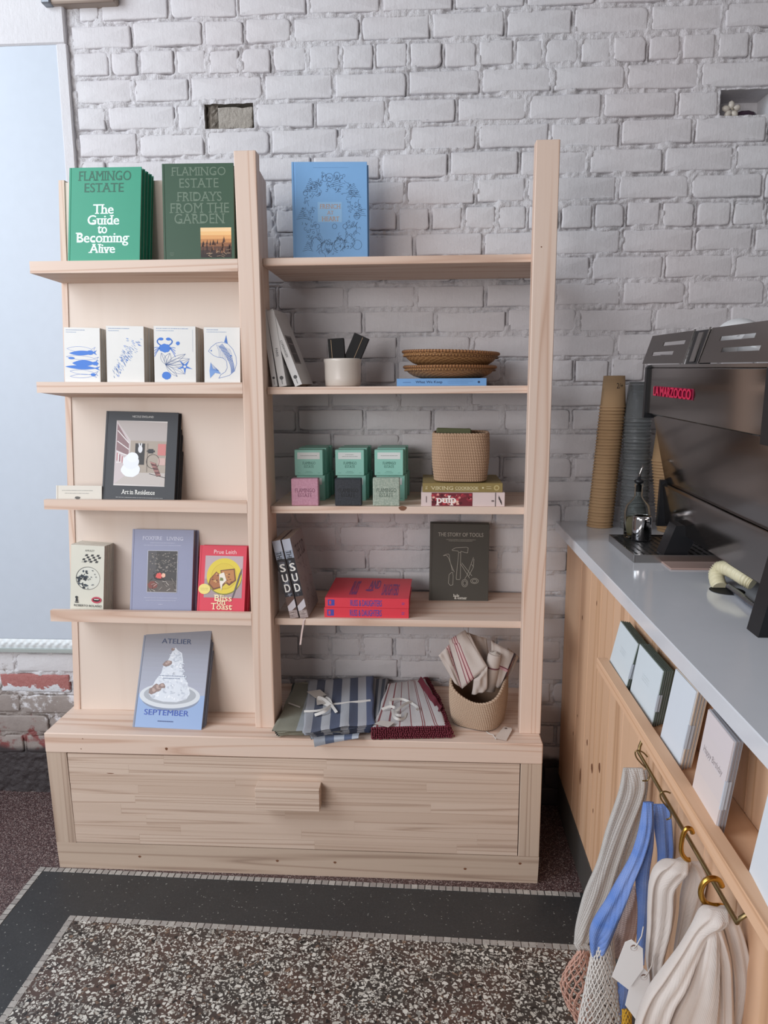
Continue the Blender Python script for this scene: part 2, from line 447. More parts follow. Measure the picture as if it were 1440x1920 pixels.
for x0, x1, z0, z1, kind in bricks:
    if kind != 'n': continue
    mid = ((x0 + x1) / 2, (z0 + z1) / 2)
    if mid[0] < XL and (z1 > .47 or z0 < .13): continue
    isred = -.30 < mid[0] < -.14 and .36 < mid[1] < .425
    m = brick_mb(x0, x1, z0, z1, rb)
    if seen(*mid) and nb < 298:
        m.build('brick', M_RED if isred else M_WALL, wall); nb += 1
    else: rest.join(m)
tag(rest.build('brick_field', M_WALL, wall), kind='stuff')
# cavities
for x0, x1, z0, z1, kind in bricks:
    if kind not in ('broken', 'niche'): continue
    dp = .045 if kind == 'broken' else .10
    m = MB(); e = .004
    a, b, c, d = x0 - e, x1 + e, z0 - e, z1 + e
    m.add([(a, .004, c), (b, .004, c), (b, .004, d), (a, .004, d), (a, dp, c), (b, dp, c), (b, dp, d), (a, dp, d)],
          [(4, 5, 6, 7), (0, 1, 5, 4), (1, 2, 6, 5), (2, 3, 7, 6), (3, 0, 4, 7)], 0)
    m.build('cavity_lining', M_RAW if kind == 'broken' else M_WALL, wall)
    if kind == 'broken':
        mm = brick_mb(a + .036, b - .006, c + .002, d - .009, rb, .010, .0012)
        mm.build('broken_brick', M_RAW, wall)
        rr = random.Random(4); q = MB()
        def rub(u, v): return (a + .002 + u * .030 + rr.uniform(-.002, .002), .016 + abs(u - .5) * .02 + rr.uniform(-.004, .004), c + v * (d - c) + rr.uniform(-.001, .001))
        q.grid(rub, 6, 8, 0, False); q.build('rubble', M_RAW, wall)
    else: NICHE = (a, b, c, d)

# ---- painted board filling the old opening at the left
M_BOARD = flat('painted_board', '#bdc6d2', .5, var=.03, bump=.1, bs=30)
M_SILL = flat('grey_green_sill', '#a3aaa8', .6)
pan = empty('trim_1', (-.6, D, .49), kind='structure')
m = MB()
m.box(-.8, .607, -.008, .02, .022, 1.68, .002)
m.build('board', M_BOARD, pan)
m = MB()      # plaster margins round the board
m.box(-.8, .632, -.013, .02, 1.672, 2.37, .004); m.box(.604, .634, -.011, .02, .02, 1.674, .003)
m.build('plaster_margin', M_WALL, pan)
def foamy(u, v):
    x = -.8 + 1.405 * u; return (x, -.010 - .006 * abs(math.sin(v * PI)) * (.6 + .4 * math.sin(x * 260 + (3 if v > .5 else 0))), -.006 + v * .030)
m = MB(); m.grid(foamy, 300, 8); m.build('padded_strip', flat('padded_foil', '#dfe6ea', .4), pan)
m = MB(); m.box(-.8, .61, -.016, .02, -.018, -.006, .001); m.build('sill_strip', M_SILL, pan)
m = MB()
a = U(92, 3, y=D - .03); b = U(214, -6, y=D - .03)
m.box(a.x + .6, b.x + .6, -.03, .02, a.z - .49 - .004, a.z - .49 + .05, .004)
m.build('weathered_batten', wood('weathered_batten', 0, hx('#b9aca0'), hx('#8d7d72'), hx('#5f5048')), pan)
m = MB(); m.box(a.x + .58, a.x + .604, -.036, .02, a.z - .496, a.z - .44, .003); m.build('metal_bracket', flat('zinc', '#8d9299', .4, .6), pan)

# ---- floor
fl = empty('floor', (0, 0, 0), kind='structure')
m = MB(); m.box(-1.4, 3.2, -3.9, D + .02, -.03, 0); m.build('terrazzo_ground', M_TR, fl)
OC = Vector((-.044, -.0005)); OE = Vector((1.377, -.0285)); IC = U(131, 1717, z=0).xy; IE = U(1078, 1772, z=0).xy
od = (OE - OC).normalized(); idr = (IE - IC).normalized()
TW = .0165
def fl_poly(name, pts, z, mat):
    mm = MB(); mm.add([(p[0], p[1], z) for p in pts], [tuple(range(len(pts)))]); return mm.build(name, mat, fl)
fl_poly('black_border', [OC, OC + od * 1.6, (1.56, -2.5), (-.044, -2.5)][::-1], .0004, M_TB)
fl_poly('chip_field', [IC, IC + idr * 1.5, (1.7, -2.5), (IC.x + .02, -2.5)][::-1], .0008, M_TC)
tm = MB(); tm.box(-TW / 2 + .0004, TW / 2 - .0004, -TW / 2 + .0004, TW / 2 - .0004, 0, .0012, .0003); proto = None
rt = random.Random(9)
def tiles(P, d, n, side):
    global proto
    nrm = Vector((d[1], -d[0])) * side
    for k in range(n):
        p = P + d * (.0088 + k * .0178) + nrm * TW / 2
        if proto is None: o = tm.build('tile', M_TILE, fl); proto = o
        else: o = proto.copy(); COL.objects.link(o)
        o.location = (p[0] + rt.uniform(-.0003, .0003), p[1] + rt.uniform(-.0003, .0003), .0006); o.rotation_euler.z = math.atan2(d[1], d[0]) + rt.uniform(-.04, .04)
tiles(OC, od, 80, 1); tiles(IC, idr, 79, 1)
tiles(OC + Vector((0, -TW - .001)), Vector((0, -1)), 56, -1)
tiles(IC + Vector((0, -TW - .001)), (U(0, 1909, z=0).xy - IC).normalized(), 56, -1)

# ================================================================== SHELVING UNIT
unit = empty('shelving_unit', (0, 0, 0), label='tall pale pine shelving unit with drawer bench, against the painted brick wall', cat='shelving unit')
HB = .3871; BW = 1.28; BD = .345
def board(name, x0, x1, y0, y1, z0, z1, mat, b=.0015, parent=None):
    m = MB(); cx, cy, cz = (x0 + x1) / 2, (y0 + y1) / 2, (z0 + z1) / 2
    m.box(x0 - cx, x1 - cx, y0 - cy, y1 - cy, z0 - cz, z1 - cz, b)
    return m.build(name, mat, parent or unit, loc=(cx, cy, cz))
# bench: the left side leans in a little towards the floor
board('bench_top', 0, BW, 0, BD, .3328, HB, W_X, .002)
m = MB(); m.hexa([(.010, .002, 0), (BW - .002, .002, 0), (BW, .002, .0745), (.0065, .002, .0745), (.010, .03, 0), (BW - .002, .03, 0), (BW, .03, .0745), (.0065, .03, .0745)])
m.build('bottom_rail', W_BASE, unit)
m = MB(); m.hexa([(.0065, .002, .0747), (.060, .002, .0747), (.0545, .002, .3326), (.001, .002, .3326), (.0065, .03, .0747), (.060, .03, .0747), (.0545, .03, .3326), (.001, .03, .3326)])
m.build('bench_stile', W_BASEZ, unit)
board('bench_stile', 1.2268, BW, .002, .03, .0747, .3326, W_BASEZ)
m = MB(); m.hexa([(.012, .03, 0), (.03, .03, 0), (.02, .03, .3326), (.001, .03, .3326), (.012, BD, 0), (.03, BD, 0), (.02, BD, .3326), (.001, BD, .3326)])
m.build('bench_side', W_BASE, unit)
board('bench_side', 1.262, BW - .001, .03, BD, 0, .3326, W_BASE)
board('bench_back', .03, 1.25, BD - .012, BD, .01, .33, W_BASE)
# drawer front laid up from glued staves
dr = empty('drawer', (.64, .005, .203), parent=unit)
rs = random.Random(21)
dz0, dz1 = .0765, .3305; rows = 9; hh = (dz1 - dz0) / rows
for k in range(rows):
    z0 = dz0 + k * hh; z1 = z0 + hh
    xl = .0595 - (z0 - dz0) / (dz1 - dz0) * .003; x = xl
    first = True
    while x < 1.2245:
        e = min(x + (rs.uniform(.12, .45) if first else rs.uniform(.32, .55)), 1.2245)
        if 1.2245 - e < .08: e = 1.2245
        cx, cz = (x + e) / 2, (z0 + z1) / 2
        m = MB(); dy = rs.uniform(0, .0003)
        m.box(x - cx, e - cx, .003 - dy, .025, z0 - cz, z1 - cz, .00025)
        o = m.build('stave', W_STAVE, dr); o.location = (cx - .64, -.005, cz - .203)
        x = e; first = False
m = MB(); m.box(-.082, .082, -.038, 0, -.030, .030, .001)
m.build('handle', W_STAVE, dr, loc=(.6395 - .64, -.0024, .238 - .203))
# posts
ZM, ZR = 1.8005, 1.8078
board('post', .5428, .5942, .0541, .0891, HB, ZM, W_Z)
board('post', 1.2284, 1.2816, .0541, .0891, HB, ZR, W_Z)
m = MB(); m.hexa([(.0114, .142, HB), (.0288, .142, HB), (.0975, .142, 1.769), (.0832, .142, 1.769), (.0114, .231, HB), (.0288, .231, HB), (.0975, .231, 1.769), (.0832, .231, 1.769)])
m.build('back_post', W_Z, unit)
m = MB(); m.hexa([(.0291, .1445, HB), (.559, .1445, HB), (.559, .1445, 1.764), (.0978, .1445, 1.764), (.0291, .156, HB), (.559, .156, HB), (.559, .156, 1.764), (.0978, .156, 1.764)])
m.build('back_panel', W_PLY, unit)
m = MB(); m.hexa([(.560, .0893, HB), (.5938, .0893, HB), (.5938, .0893, 1.766), (.560, .0893, 1.766), (.560, .156, HB), (.5938, .156, HB), (.5938, .156, 1.758), (.560, .156, 1.758)])
m.build('side_panel', W_Z, unit)
# right-hand shelves
for z in (1.5702, 1.2672, .9702, .6755):
    board('shelf', .5945, 1.2700, .0893, .352, z - .0182, z, W_X, .001)
# left-hand ledges: a front lip with a tray that slopes back to the panel
LIPS = [((55, 490), (444, 485), (442, 508.5), (56.5, 512.5)), ((68, 716), (457, 717), (456.5, 738.5), (69.5, 736.5)),
        ((82, 937), (467.5, 940), (467.5, 962.5), (83, 955)), ((94, 1144.5), (474, 1150), (474, 1173), (95, 1165))]
LEDGE = []
for q in LIPS:
    yl = .0545
    tl, tr, br_, bl = [U(*p, y=yl) for p in q]
    tr.x = br_.x = .5425
    m = MB(); cx = Vector((.29, yl, tl.z))
    P = lambda v, y, dz=0: (v.x - cx.x, y - cx.y, v.z - cx.z + dz)
    m.hexa([P(bl, yl), P(br_, yl), P(tr, yl), P(tl, yl), P(bl, yl + .014), P(br_, yl + .014), P(tr, yl + .014), P(tl, yl + .014)])
    x1 = tl.x + .034
    lg = m.build('ledge', W_X, unit, loc=cx)
    m = MB(); yb_ = .1443
    m.hexa([P(bl, yl + .0142), P(br_, yl + .0142), P(br_, yl + .0142, .012), P(bl, yl + .0142, .012),
            (x1 - cx.x, yb_ - yl, bl.z - cx.z - .012), (.5425 - cx.x, yb_ - yl, br_.z - cx.z - .012), (.5425 - cx.x, yb_ - yl, br_.z - cx.z), (x1 - cx.x, yb_ - yl, bl.z - cx.z)])
    m.build('tray', W_X, lg)
    LEDGE.append((bl, br_))
# knots
def knot(px, py, y, rx, rz):
    p = U(px, py, y=y); m = MB()
    m.add([(rx * math.cos(a) * (1 + .15 * math.sin(3 * a)), -.0004, rz * math.sin(a)) for a in [2 * PI * k / 14 for k in range(14)]], [tuple(range(14))])
    m.build('knot', KNOT, unit, loc=p)
knot(312, 1404, 0, .0035, .004); knot(755, 953, .0893, .010, .006); knot(155, 1385, 0, .0015, .0012); knot(152, 1404, 0, .0015, .0012)
for px, py in ((262, 1606), (520, 1614), (628, 1617), (872, 1629), (866, 1655), (975, 1619)): knot(px, py, .002, .004, .003)
knot(207, 1450, .0032, .010, .0012); knot(1015, 463, .0541, .0015, .0015)

# ================================================================== PRINTED ART
_TC = {}
def glyphs(s, serif=False, bold=0.0):
    k = (s, serif, bold)
    if k in _TC: return _TC[k]
    c = bpy.data.curves.new('text', 'FONT'); c.body = s; c.resolution_u = 3; c.fill_mode = 'FRONT'
    o = bpy.data.objects.new('text', c)
    me = bpy.data.meshes.new_from_object(o)
    v = [(p.co.x, p.co.y, 0) for p in me.vertices]; f = [tuple(p.vertices) for p in me.polygons]
    if serif:
        cnt = {}
        for q in f:
            for a, b in zip(q, q[1:] + q[:1]): cnt[tuple(sorted((a, b)))] = cnt.get((tuple(sorted((a, b)))), 0) + 1
        for (a, b), n in cnt.items():
            if n > 1: continue
            (x0, y0, _), (x1, y1, _) = v[a], v[b]
            if abs(y0 - y1) > .004 or not (.03 < abs(x0 - x1) < .2): continue
            if y0 < .1: lo, hi = y0, y0 + .06
            elif y0 > .42: lo, hi = y0 - .06, y0
            else: continue
            xa, xb = min(x0, x1) - .085, max(x0, x1) + .085; n0 = len(v)
            v += [(xa, lo, 1), (xb, lo, 1), (xb, hi, 1), (xa, hi, 1)]; f.append((n0, n0 + 1, n0 + 2, n0 + 3))
    bpy.data.objects.remove(o); bpy.data.meshes.remove(me)
    if bold > 0:      # heavier strokes: the outline laid again a little to each side
        v0, f0 = list(v), list(f)
        for q_, (dx, dy) in enumerate(((-bold, 0), (bold, 0), (0, bold * .6))):
            n0 = len(v); v += [(x + dx, y + dy, k_ + 2 * q_ + 2) for x, y, k_ in v0]; f += [tuple(i + n0 for i in q) for q in f0]
    xs = [p[0] for p in v]; ys = [p[1] for p in v]
    x0, x1, y0, y1 = min(xs), max(xs), min(ys), max(ys)
    r = ([((x - x0) / (x1 - x0), (y - y0) / (y1 - y0), k_ * .000012) for x, y, k_ in v], f)
    _TC[k] = r; return r
class Art:
    """flat print on a face w wide and h high; u runs right and v down, both 0..1"""
    def __init__(s, w, h, seed=1): s.w, s.h = w, h; s.P = MB(); s.T = []; s.lv = 1; s.r = random.Random(seed)
    def _p(s, u, v): return (u * s.w, -.00018 - s.lv * .00003, (1 - v) * s.h)
    def poly(s, pts, col, up=True):
        if up: s.lv += 1
        pts = list(pts)
        ar = sum(a[0] * b[1] - b[0] * a[1] for a, b in zip(pts, pts[1:] + pts[:1]))
        if ar > 0: pts = pts[::-1]
        s.P.add([s._p(*p) for p in pts], [tuple(range(len(pts)))], 0, False, hx(col)); return s
    def rect(s, u0, v0, u1, v1, col): return s.poly([(u0, v1), (u1, v1), (u1, v0), (u0, v0)], col)
    def ell(s, cu, cv, ru, rv, col, n=24, a0=0, a1=2 * PI, rot=0, wob=0):
        k = s.w / s.h; o = []
        for i in range(n):
            a = a0 + (a1 - a0) * i / (n if a1 - a0 > 6.2 else n - 1)
            q = 1 + (s.r.uniform(-wob, wob) if wob else 0)
            x, y = ru * math.cos(a) * q, rv * math.sin(a) * q
            o.append((cu + x * math.cos(rot) - y * math.sin(rot), cv + (x * math.sin(rot) + y * math.cos(rot)) * k))
        return s.poly(o, col)
    def line(s, pts, wd, col, closed=False):
        pts = [Vector((u * s.w, (1 - v) * s.h)) for u, v in pts]
        if closed: pts.append(pts[0])
        y = -.00018 - (s.lv + .5) * .00003
        for a, b in zip(pts, pts[1:]):
            d = b - a
            if d.length < 1e-6: continue
            n = Vector((-d.y, d.x)).normalized() * wd / 2; e = d.normalized() * wd * .2
            s.P.add([(q.x, y, q.y) for q in (a + n - e, a - n - e, b - n + e, b + n + e)], [(0, 1, 2, 3)], 0, False, hx(col))
        return s
    def curve(s, fn, n, wd, col): return s.line([fn(i / n) for i in range(n + 1)], wd, col)
    def text(s, t, u0, v0, u1, v1, col, serif=False, bold=0.0, down=False):
        g, f = glyphs(t, serif, bold); y = -.00018 - (s.lv + 1.2) * .00003; m = MB(); s.T.append(m)
        if down: m.add([((u0 + (u1 - u0) * b) * s.w, y - l, (1 - (v0 + (v1 - v0) * a)) * s.h) for a, b, l in g], f, 0, False, hx(col))
        else: m.add([((u0 + (u1 - u0) * a) * s.w, y - l, (1 - (v1 + (v0 - v1) * b)) * s.h) for a, b, l in g], f, 0, False, hx(col))
        return s
    def dots(s, u0, u1, v, wd, col, n=14):   # a line of lettering too small to read
        u = u0; k = (u1 - u0) / n
        while u < u1:
            e = u + k * s.r.uniform(.3, .8); s.line([(u, v), (min(e, u1), v)], wd, col); u = e + k * s.r.uniform(.2, .5)
        return s
    def build(s, parent, pic='cover_picture', ttl='title', mat=None):
        if s.P.v: tag(s.P.build(pic, mat or M_PRINT, parent), kind='stuff')
        for t in s.T: t.build(ttl, mat or M_PRINT, parent)
    def move(s, fn):
        for mb in [s.P] + s.T: mb.v = [fn(*p) for p in mb.v]
        return s

# ================================================================== POSES FROM THE PHOTOGRAPH
def fit(c, z0, y0, lean0=.13, sy=.006, sl=.05, syaw=.05, yaw0=0.0):
    tl, tr, br, bl = c
    def unpack(p):
        x, y, W, H, yaw, ln, ro = p
        X = Vector((math.cos(yaw), math.sin(yaw), 0)); N0 = Vector((-math.sin(yaw), math.cos(yaw), 0)); Z = Vector((0, 0, 1))
        Zp = Z * math.cos(ln) + N0 * math.sin(ln); N = N0 * math.cos(ln) - Z * math.sin(ln)
        X2 = X * math.cos(ro) + Zp * math.sin(ro); Z2 = Zp * math.cos(ro) - X * math.sin(ro)
        return Vector((x, y, z0)), X2, N, Z2, W, H
    def res(p):
        O, X, N, Z, W, H = unpack(p); r = []
        for q, px in ((O + Z * H, tl), (O + X * W + Z * H, tr), (O + X * W, br), (O, bl)):
            a = PR(q); r += [a[0] - px[0], a[1] - px[1]]
        return np.array(r + [(p[1] - y0) / sy, (p[4] - yaw0) / syaw, (p[5] - lean0) / sl, p[6] / .02])
    b = U(*bl, y=y0); t = U(*tl, y=y0 + .02); e = U(*br, y=y0)
    p = np.array([b.x, y0, (e - b).length, abs(t.z - b.z), yaw0, lean0, 0.]); lam = 1e-2; r = res(p); cst = r @ r
    for it in range(25):
        J = np.stack([(res(p + np.eye(7)[i] * 1e-5) - r) / 1e-5 for i in range(7)], 1); A = J.T @ J
        d = np.linalg.solve(A + lam * np.diag(np.diag(A)), -J.T @ r); r2 = res(p + d)
        if r2 @ r2 < cst: p = p + d; r = r2; done = cst - r2 @ r2 < 1e-5; cst = r2 @ r2; lam /= 3
        else: lam *= 4; done = lam > 1e6
        if done: break
    O, X, N, Z, W, H = unpack(p)
    return O, Matrix((X, N, Z)).transposed(), W, H
def hard_cover(w, h, t, ext, m=None):
    m = m or MB(); c = .0022; z0 = -ext
    m.box(.0005, .0055, .0004, t, z0, h, .0005)                 # spine
    m.box(.0055, .0085, .0011, .0026, z0, h)                    # hinge groove
    m.box(.0085, w, 0, c, z0, h, .0006); m.box(.0050, w, t - c, t, z0, h, .0005)
    return m
def book(label, corners, z0, y0, thick, cover, art=None, ext=0.0, behind=0, gap=.001, dx=.002, dz=0.0, soft=False, lean0=.13, pages='', group=None, order_label=None, rough=.5, artmat=None, yaw0=0., sy=.006, sl=.05, syaw=.05):
    O, R, w, h = fit(corners, z0, y0, lean0, sy, sl, syaw, yaw0)
    O = O - R @ Vector((0, 0, ext))
    root = empty('book', O, R, label, 'book', group)
    cm = cover if isinstance(cover, bpy.types.Material) else flat('cover_' + cover.strip('#'), cover, rough, var=.03)
    b = MB()
    if soft:
        b.box(0, w, 0, .0006, 0, h + ext, .0002); b.box(0, w, thick - .0006, thick, 0, h + ext, .0002); b.box(0, .0006, 0, thick, 0, h + ext)
        b.build('cover', cm, root)
        q = MB(); q.box(.0007, w - .0004, .0007, thick - .0007, .0003, h + ext - .0004); q.build('pages', M_PAGES, root)
    else:
        hard_cover(w, h + ext, thick, 0, b); b.build('cover', cm, root)
        q = MB(); q.box(.0056, w - .003, .0024, thick - .0024, .003, h + ext - .003); q.build('pages', M_PAGES, root)
    kids = list(root.children)
    if art:
        a = Art(w, h, len(label)); art(a)
        a.move(lambda x, y, z: (x, y, z + ext))
        a.build(kids[0], mat=artmat)
    ords = ['second', 'third', 'fourth', 'fifth', 'sixth', 'seventh', 'eighth']
    for k in range(behind):
        c = root.copy(); COL.objects.link(c)
        off = R @ Vector((dx * (k + 1) + random.uniform(-.0008, .0008), (thick + gap) * (k + 1), dz * (k + 1)))
        c.matrix_world = Matrix.Translation(O + off) @ R.to_4x4()
        c['label'] = f'{ords[k]} copy back {order_label}'
        if group: c['group'] = group
        for ch in kids:
            d = ch.copy(); COL.objects.link(d); d.parent = c
    return root, O, R, w, h
def lz(k, x):   # height of the ledge's tray just behind its lip, and of the lip's top, at x
    bl, br_ = LEDGE[k]; t = (x - bl.x) / (br_.x - bl.x)
    return bl.z + (br_.z - bl.z) * t
def ledge_book(k, label, corners, y0, thick, cover, art=None, **kw):
    x = U(*corners[3], y=y0).x; zb = lz(k, x) + .0085
    zc_ = U(*corners[3], y=y0).z
    return book(label, corners, zc_, y0, thick, cover, art, ext=max(zc_ - zb, .002), sy=.002, **kw)

# ---- covers
def a_green(a):
    d, wt = '#1c5c47', '#dff1ea'
    a.text('FLAMINGO', .13, .04, .86, .145, d, True, .010); a.text('ESTATE', .22, .17, .76, .27, d, True, .010)
    for s_, u0, v0, u1, v1 in (('The', .345, .40, .63, .505), ('Guide', .27, .517, .71, .622), ('to', .41, .632, .545, .717), ('Becoming', .11, .707, .855, .85), ('Alive', .29, .83, .66, .93)):
        a.text(s_, u0, v0, u1, v1, wt, True, .022)
def a_fridays(a):
    d = '#6a7d6c'
    for s_, u0, v0, u1, v1 in (('FLAMINGO', .13, .04, .89, .13), ('ESTATE', .245, .158, .79, .257), ('FRIDAYS', .2, .30, .83, .40), ('FROM THE', .10, .417, .93, .523), ('GARDEN', .165, .53, .87, .637)):
        a.text(s_, u0, v0, u1, v1, d, True, -.012)
    cs = ['#f3cf9c', '#eebf82', '#dfa468', '#bf8450', '#8f5f3f', '#5b3b2c', '#3a241f', '#2a1b1a']
    for i, c in enumerate(cs): a.rect(.525, .68 + i * .04, .955, .72 + i * .04 if i < 7 else .998, c)
    for i in range(40):
        x = .53 + a.r.random() * .41; y = a.r.uniform(.80, .93)
        a.poly([(x - .012, y + .03), (x + .012, y + .03), (x + a.r.uniform(-.01, .01), y - a.r.uniform(.01, .04))], a.r.choice(cs[4:]), False)
    for i in range(14):
        x = a.r.uniform(.56, .9); y = a.r.uniform(.90, .985); an = a.r.uniform(-.6, .6)
        a.line([(x, y), (min(x + .05 * math.cos(an), .95), min(y + .05 * math.sin(an), .995))], .0008, a.r.choice(['#a58a6d', '#6c4a38', '#c9a987']))
    a.line([(.09, .945), (.15, .945)], .0008, d); a.line([(.09, .96), (.15, .96)], .0008, d); a.line([(.1, .975), (.14, .975)], .0008, d)
BL = '#2f72cc'
def bk_head(a, u1, nm):
    a.dots(.06, u1, .045, .0014, '#7c93b5', 16); a.dots(.06, nm, .085, .0013, '#8ea3c0', 10)
def fish(a, cu, cv, L, H, rot, fill, ow=.0006):
    c, s_ = math.cos(rot), math.sin(rot); k = a.w / a.h
    def T(x, y): return (cu + x * c - y * s_, cv + (x * s_ + y * c) * k)
    up = [T(-L / 2 + L * t, -H * math.sin(PI * min(t * 1.05, 1)) ** .8) for t in [i / 12 for i in range(12)]]
    dn = [T(-L / 2 + L * t, H * math.sin(PI * min(t * 1.05, 1)) ** .8) for t in [i / 12 for i in range(12)]]
    body = up + [T(L * .42, -.01), T(L * .56, -H), T(L * .50, 0), T(L * .56, H), T(L * .42, .01)] + dn[::-1]
    if fill: a.poly(body, fill)
    a.line(body, ow, BL, True)
def a_b1(a):
    bk_head(a, .58, .34)
    rows = [(.45, .40, .75, .07, .02, None), (.50, .47, .72, .06, -.04, BL), (.48, .56, .85, .055, .05, None), (.55, .66, .66, .08, -.02, BL), (.48, .74, .9, .05, .03, BL), (.52, .83, .74, .06, .06, None), (.5, .90, .7, .05, -.05, None)]
    for u, v, L, H, r, f in rows: fish(a, u, v, L, H, r, f)
    a.ell(.72, .46, .10, .06, BL); a.ell(.86, .66, .09, .05, BL); a.ell(.80, .87, .07, .04, BL); a.ell(.2, .57, .09, .03, BL)
def a_b2(a):
    bk_head(a, .62, .34)
    for i in range(170):
        t = a.r.random(); cu = .75 - .55 * t + a.r.uniform(-.2, .2) * (1 - t * .6); cv = .25 + .62 * t + a.r.uniform(-.06, .06)
        if not (.06 < cu < .92): continue
        an = -.25 - 1.1 * t
        a.line([(cu, cv), (cu + .055 * math.cos(an), cv - .055 * math.sin(an) * .62)], .0009, a.r.choice(['#5a7fb8', '#7c9bc9', BL]))
def a_b3(a):
    bk_head(a, .82, .48)
    a.line([(.93, .06), (.93, .46)], .0006, '#9aa9bd')
    a.ell(.26, .40, .14, .10, BL, wob=.08)
    for sgn in (-1, 1):
        for k in range(4):
            a.curve(lambda t: (.26 + sgn * (.12 + .13 * t), .40 + (k - 1) * .035 * t * 1.5 + .05 * t * t), 5, .0014, BL)
        a.curve(lambda t: (.26 + sgn * (.08 + .10 * math.sin(t * 2.6)), .36 - .13 * t), 7, .003, BL)
        a.ell(.26 + sgn * .09, .235, .06, .035, BL)
    a.ell(.575, .31, .045, .045, BL, wob=.1)
    for k in range(5):
        an = k * 2 * PI / 5 + .3
        a.poly([(.73 + .045 * math.cos(an - .8), .73 + .03 * math.sin(an - .8)), (.73 + .2 * math.cos(an), .73 + .15 * math.sin(an)), (.73 + .045 * math.cos(an + .8), .73 + .03 * math.sin(an + .8))], BL, False)
    a.ell(.29, .90, .11, .09, BL, wob=.05)
    def leaf(cu, cv, L, rot, W=.06):
        c, s_ = math.cos(rot), math.sin(rot)
        for sg in (-1, 1, 0): a.curve(lambda t: (cu + L * t * c - sg * W * math.sin(PI * t) * s_, cv + (L * t * s_ + sg * W * math.sin(PI * t) * c) * .75), 10, .0006, '#3a5f9a')
    for an, L, W in ((-.25, .6, .08), (-.5, .55, .07), (-.05, .45, .08), (.45, .5, .08), (.8, .4, .06), (-1.2, .3, .08), (-1.9, .3, .06)): leaf(.27, .70, L, an, W)
def a_b4(a):
    a.dots(.08, .40, .045, .0014, '#7c93b5', 9); a.dots(.08, .62, .085, .0013, '#8ea3c0', 12)
    c1 = '#3f6fb8'
    out = [(.12, .44), (.2, .36), (.34, .29), (.5, .27), (.66, .30), (.8, .40), (.88, .53), (.90, .66), (.84, .80), (.70, .88), (.56, .91), (.40, .94), (.46, .87), (.58, .82), (.64, .74), (.62, .62), (.52, .56), (.38, .55), (.26, .52), (.12, .44)]
    a.line(out, .0009, c1)
    for k in range(9): a.curve(lambda t: (.34 + .045 * k + .08 * math.sin(t * 2), .31 + .24 * t + .01 * k), 8, .0006, c1)
    for k in range(5): a.curve(lambda t: (.5 + .33 * math.sin(t * 1.7) - .02 * k, .30 + .5 * t + .012 * k), 10, .0012, c1)
    a.poly([(.56, .27), (.62, .14), (.66, .30)], c1); a.ell(.2, .43, .02, .02, c1)
    a.poly([(.18, .64), (.24, .76), (.40, .80), (.46, .86), (.30, .84), (.16, .94), (.14, .80)], '#6f95cf')
    for k in range(6): a.curve(lambda t: (.18 + .22 * t, .66 + .14 * t + .025 * k * (1 - t)), 5, .0006, c1)
    a.ell(.74, .52, .03, .02, c1)
def a_low(a):
    a.dots(.14, .80, .36, .0013, '#8b8b86', 22); a.dots(.20, .72, .56, .0013, '#8b8b86', 20); a.ell(.48, .88, .06, .03, '#4a4744', wob=.2)
def a_art(a):
    a.text('NICOLE ENGLAND', .37, .045, .66, .068, '#c9c9c6', False, .01)
    a.rect(.155, .105, .855, .84, '#cfc9c6')
    a.poly([(.155, .105), (.855, .12), (.855, .33), (.36, .33), (.17, .12)], '#b3aaa7'); a.rect(.36, .33, .855, .69, '#a79b8f')
    a.poly([(.16, .11), (.35, .33), (.36, .70), (.18, .82), (.155, .82)], '#c5b9bb'); a.poly([(.17, .14), (.34, .36), (.34, .50), (.17, .44)], '#8b6f72')
    for k in range(4): a.line([(.18, .22 + .12 * k), (.34, .36 + .07 * k)], .0022, '#e2dedd')
    for k in range(8): a.rect(.18 + .018 * k, .47 + .01 * k, .193 + .018 * k, .56 + .006 * k, ['#b87a80', '#e6e2e0', '#8a5560', '#d9c5c6'][k % 4])
    a.poly([(.17, .82), (.36, .69), (.855, .69), (.855, .83)], '#bdb5b0')
    a.rect(.43, .36, .56, .60, '#2c2b2d'); a.ell(.50, .425, .030, .05, '#dcdde0'); a.line([(.49, .40), (.48, .36)], .003, '#dcdde0'); a.line([(.51, .40), (.515, .36)], .003, '#dcdde0')
    a.rect(.61, .42, .68, .47, '#23242a'); a.rect(.59, .435, .70, .455, '#23242a')
    a.rect(.74, .36, .85, .49, '#c77b78'); a.rect(.75, .52, .85, .60, '#c9a9a2')
    a.ell(.38, .66, .13, .10, '#e9edf2', wob=.03); a.ell(.38, .57, .11, .10, '#e4e8ee', wob=.03); a.ell(.40, .52, .08, .07, '#e9edf2', wob=.03)
    a.poly([(.64, .56), (.72, .58), (.80, .72), (.74, .73)], '#7a4a4a')
    for k in range(7): a.line([(.645 + .015 * k, .57 + .024 * k), (.715 + .012 * k, .585 + .02 * k)], .0012, '#2b2225' if k % 2 else '#cf9d95')
    a.curve(lambda t: (.68 + .09 * math.cos(t * 6.28), .56 + .08 * math.sin(t * 6.28)), 18, .001, '#2b2225')
    a.line([(.64, .70), (.86, .74)], .0015, '#2b2225'); a.line([(.6, .36), (.6, .68)], .0008, '#6f6a66')
    a.text('Art in Residence', .27, .885, .73, .935, '#e8e8e4', True, .008)
    a.dots(.20, .84, .972, .0013, '#a9aaab', 30)
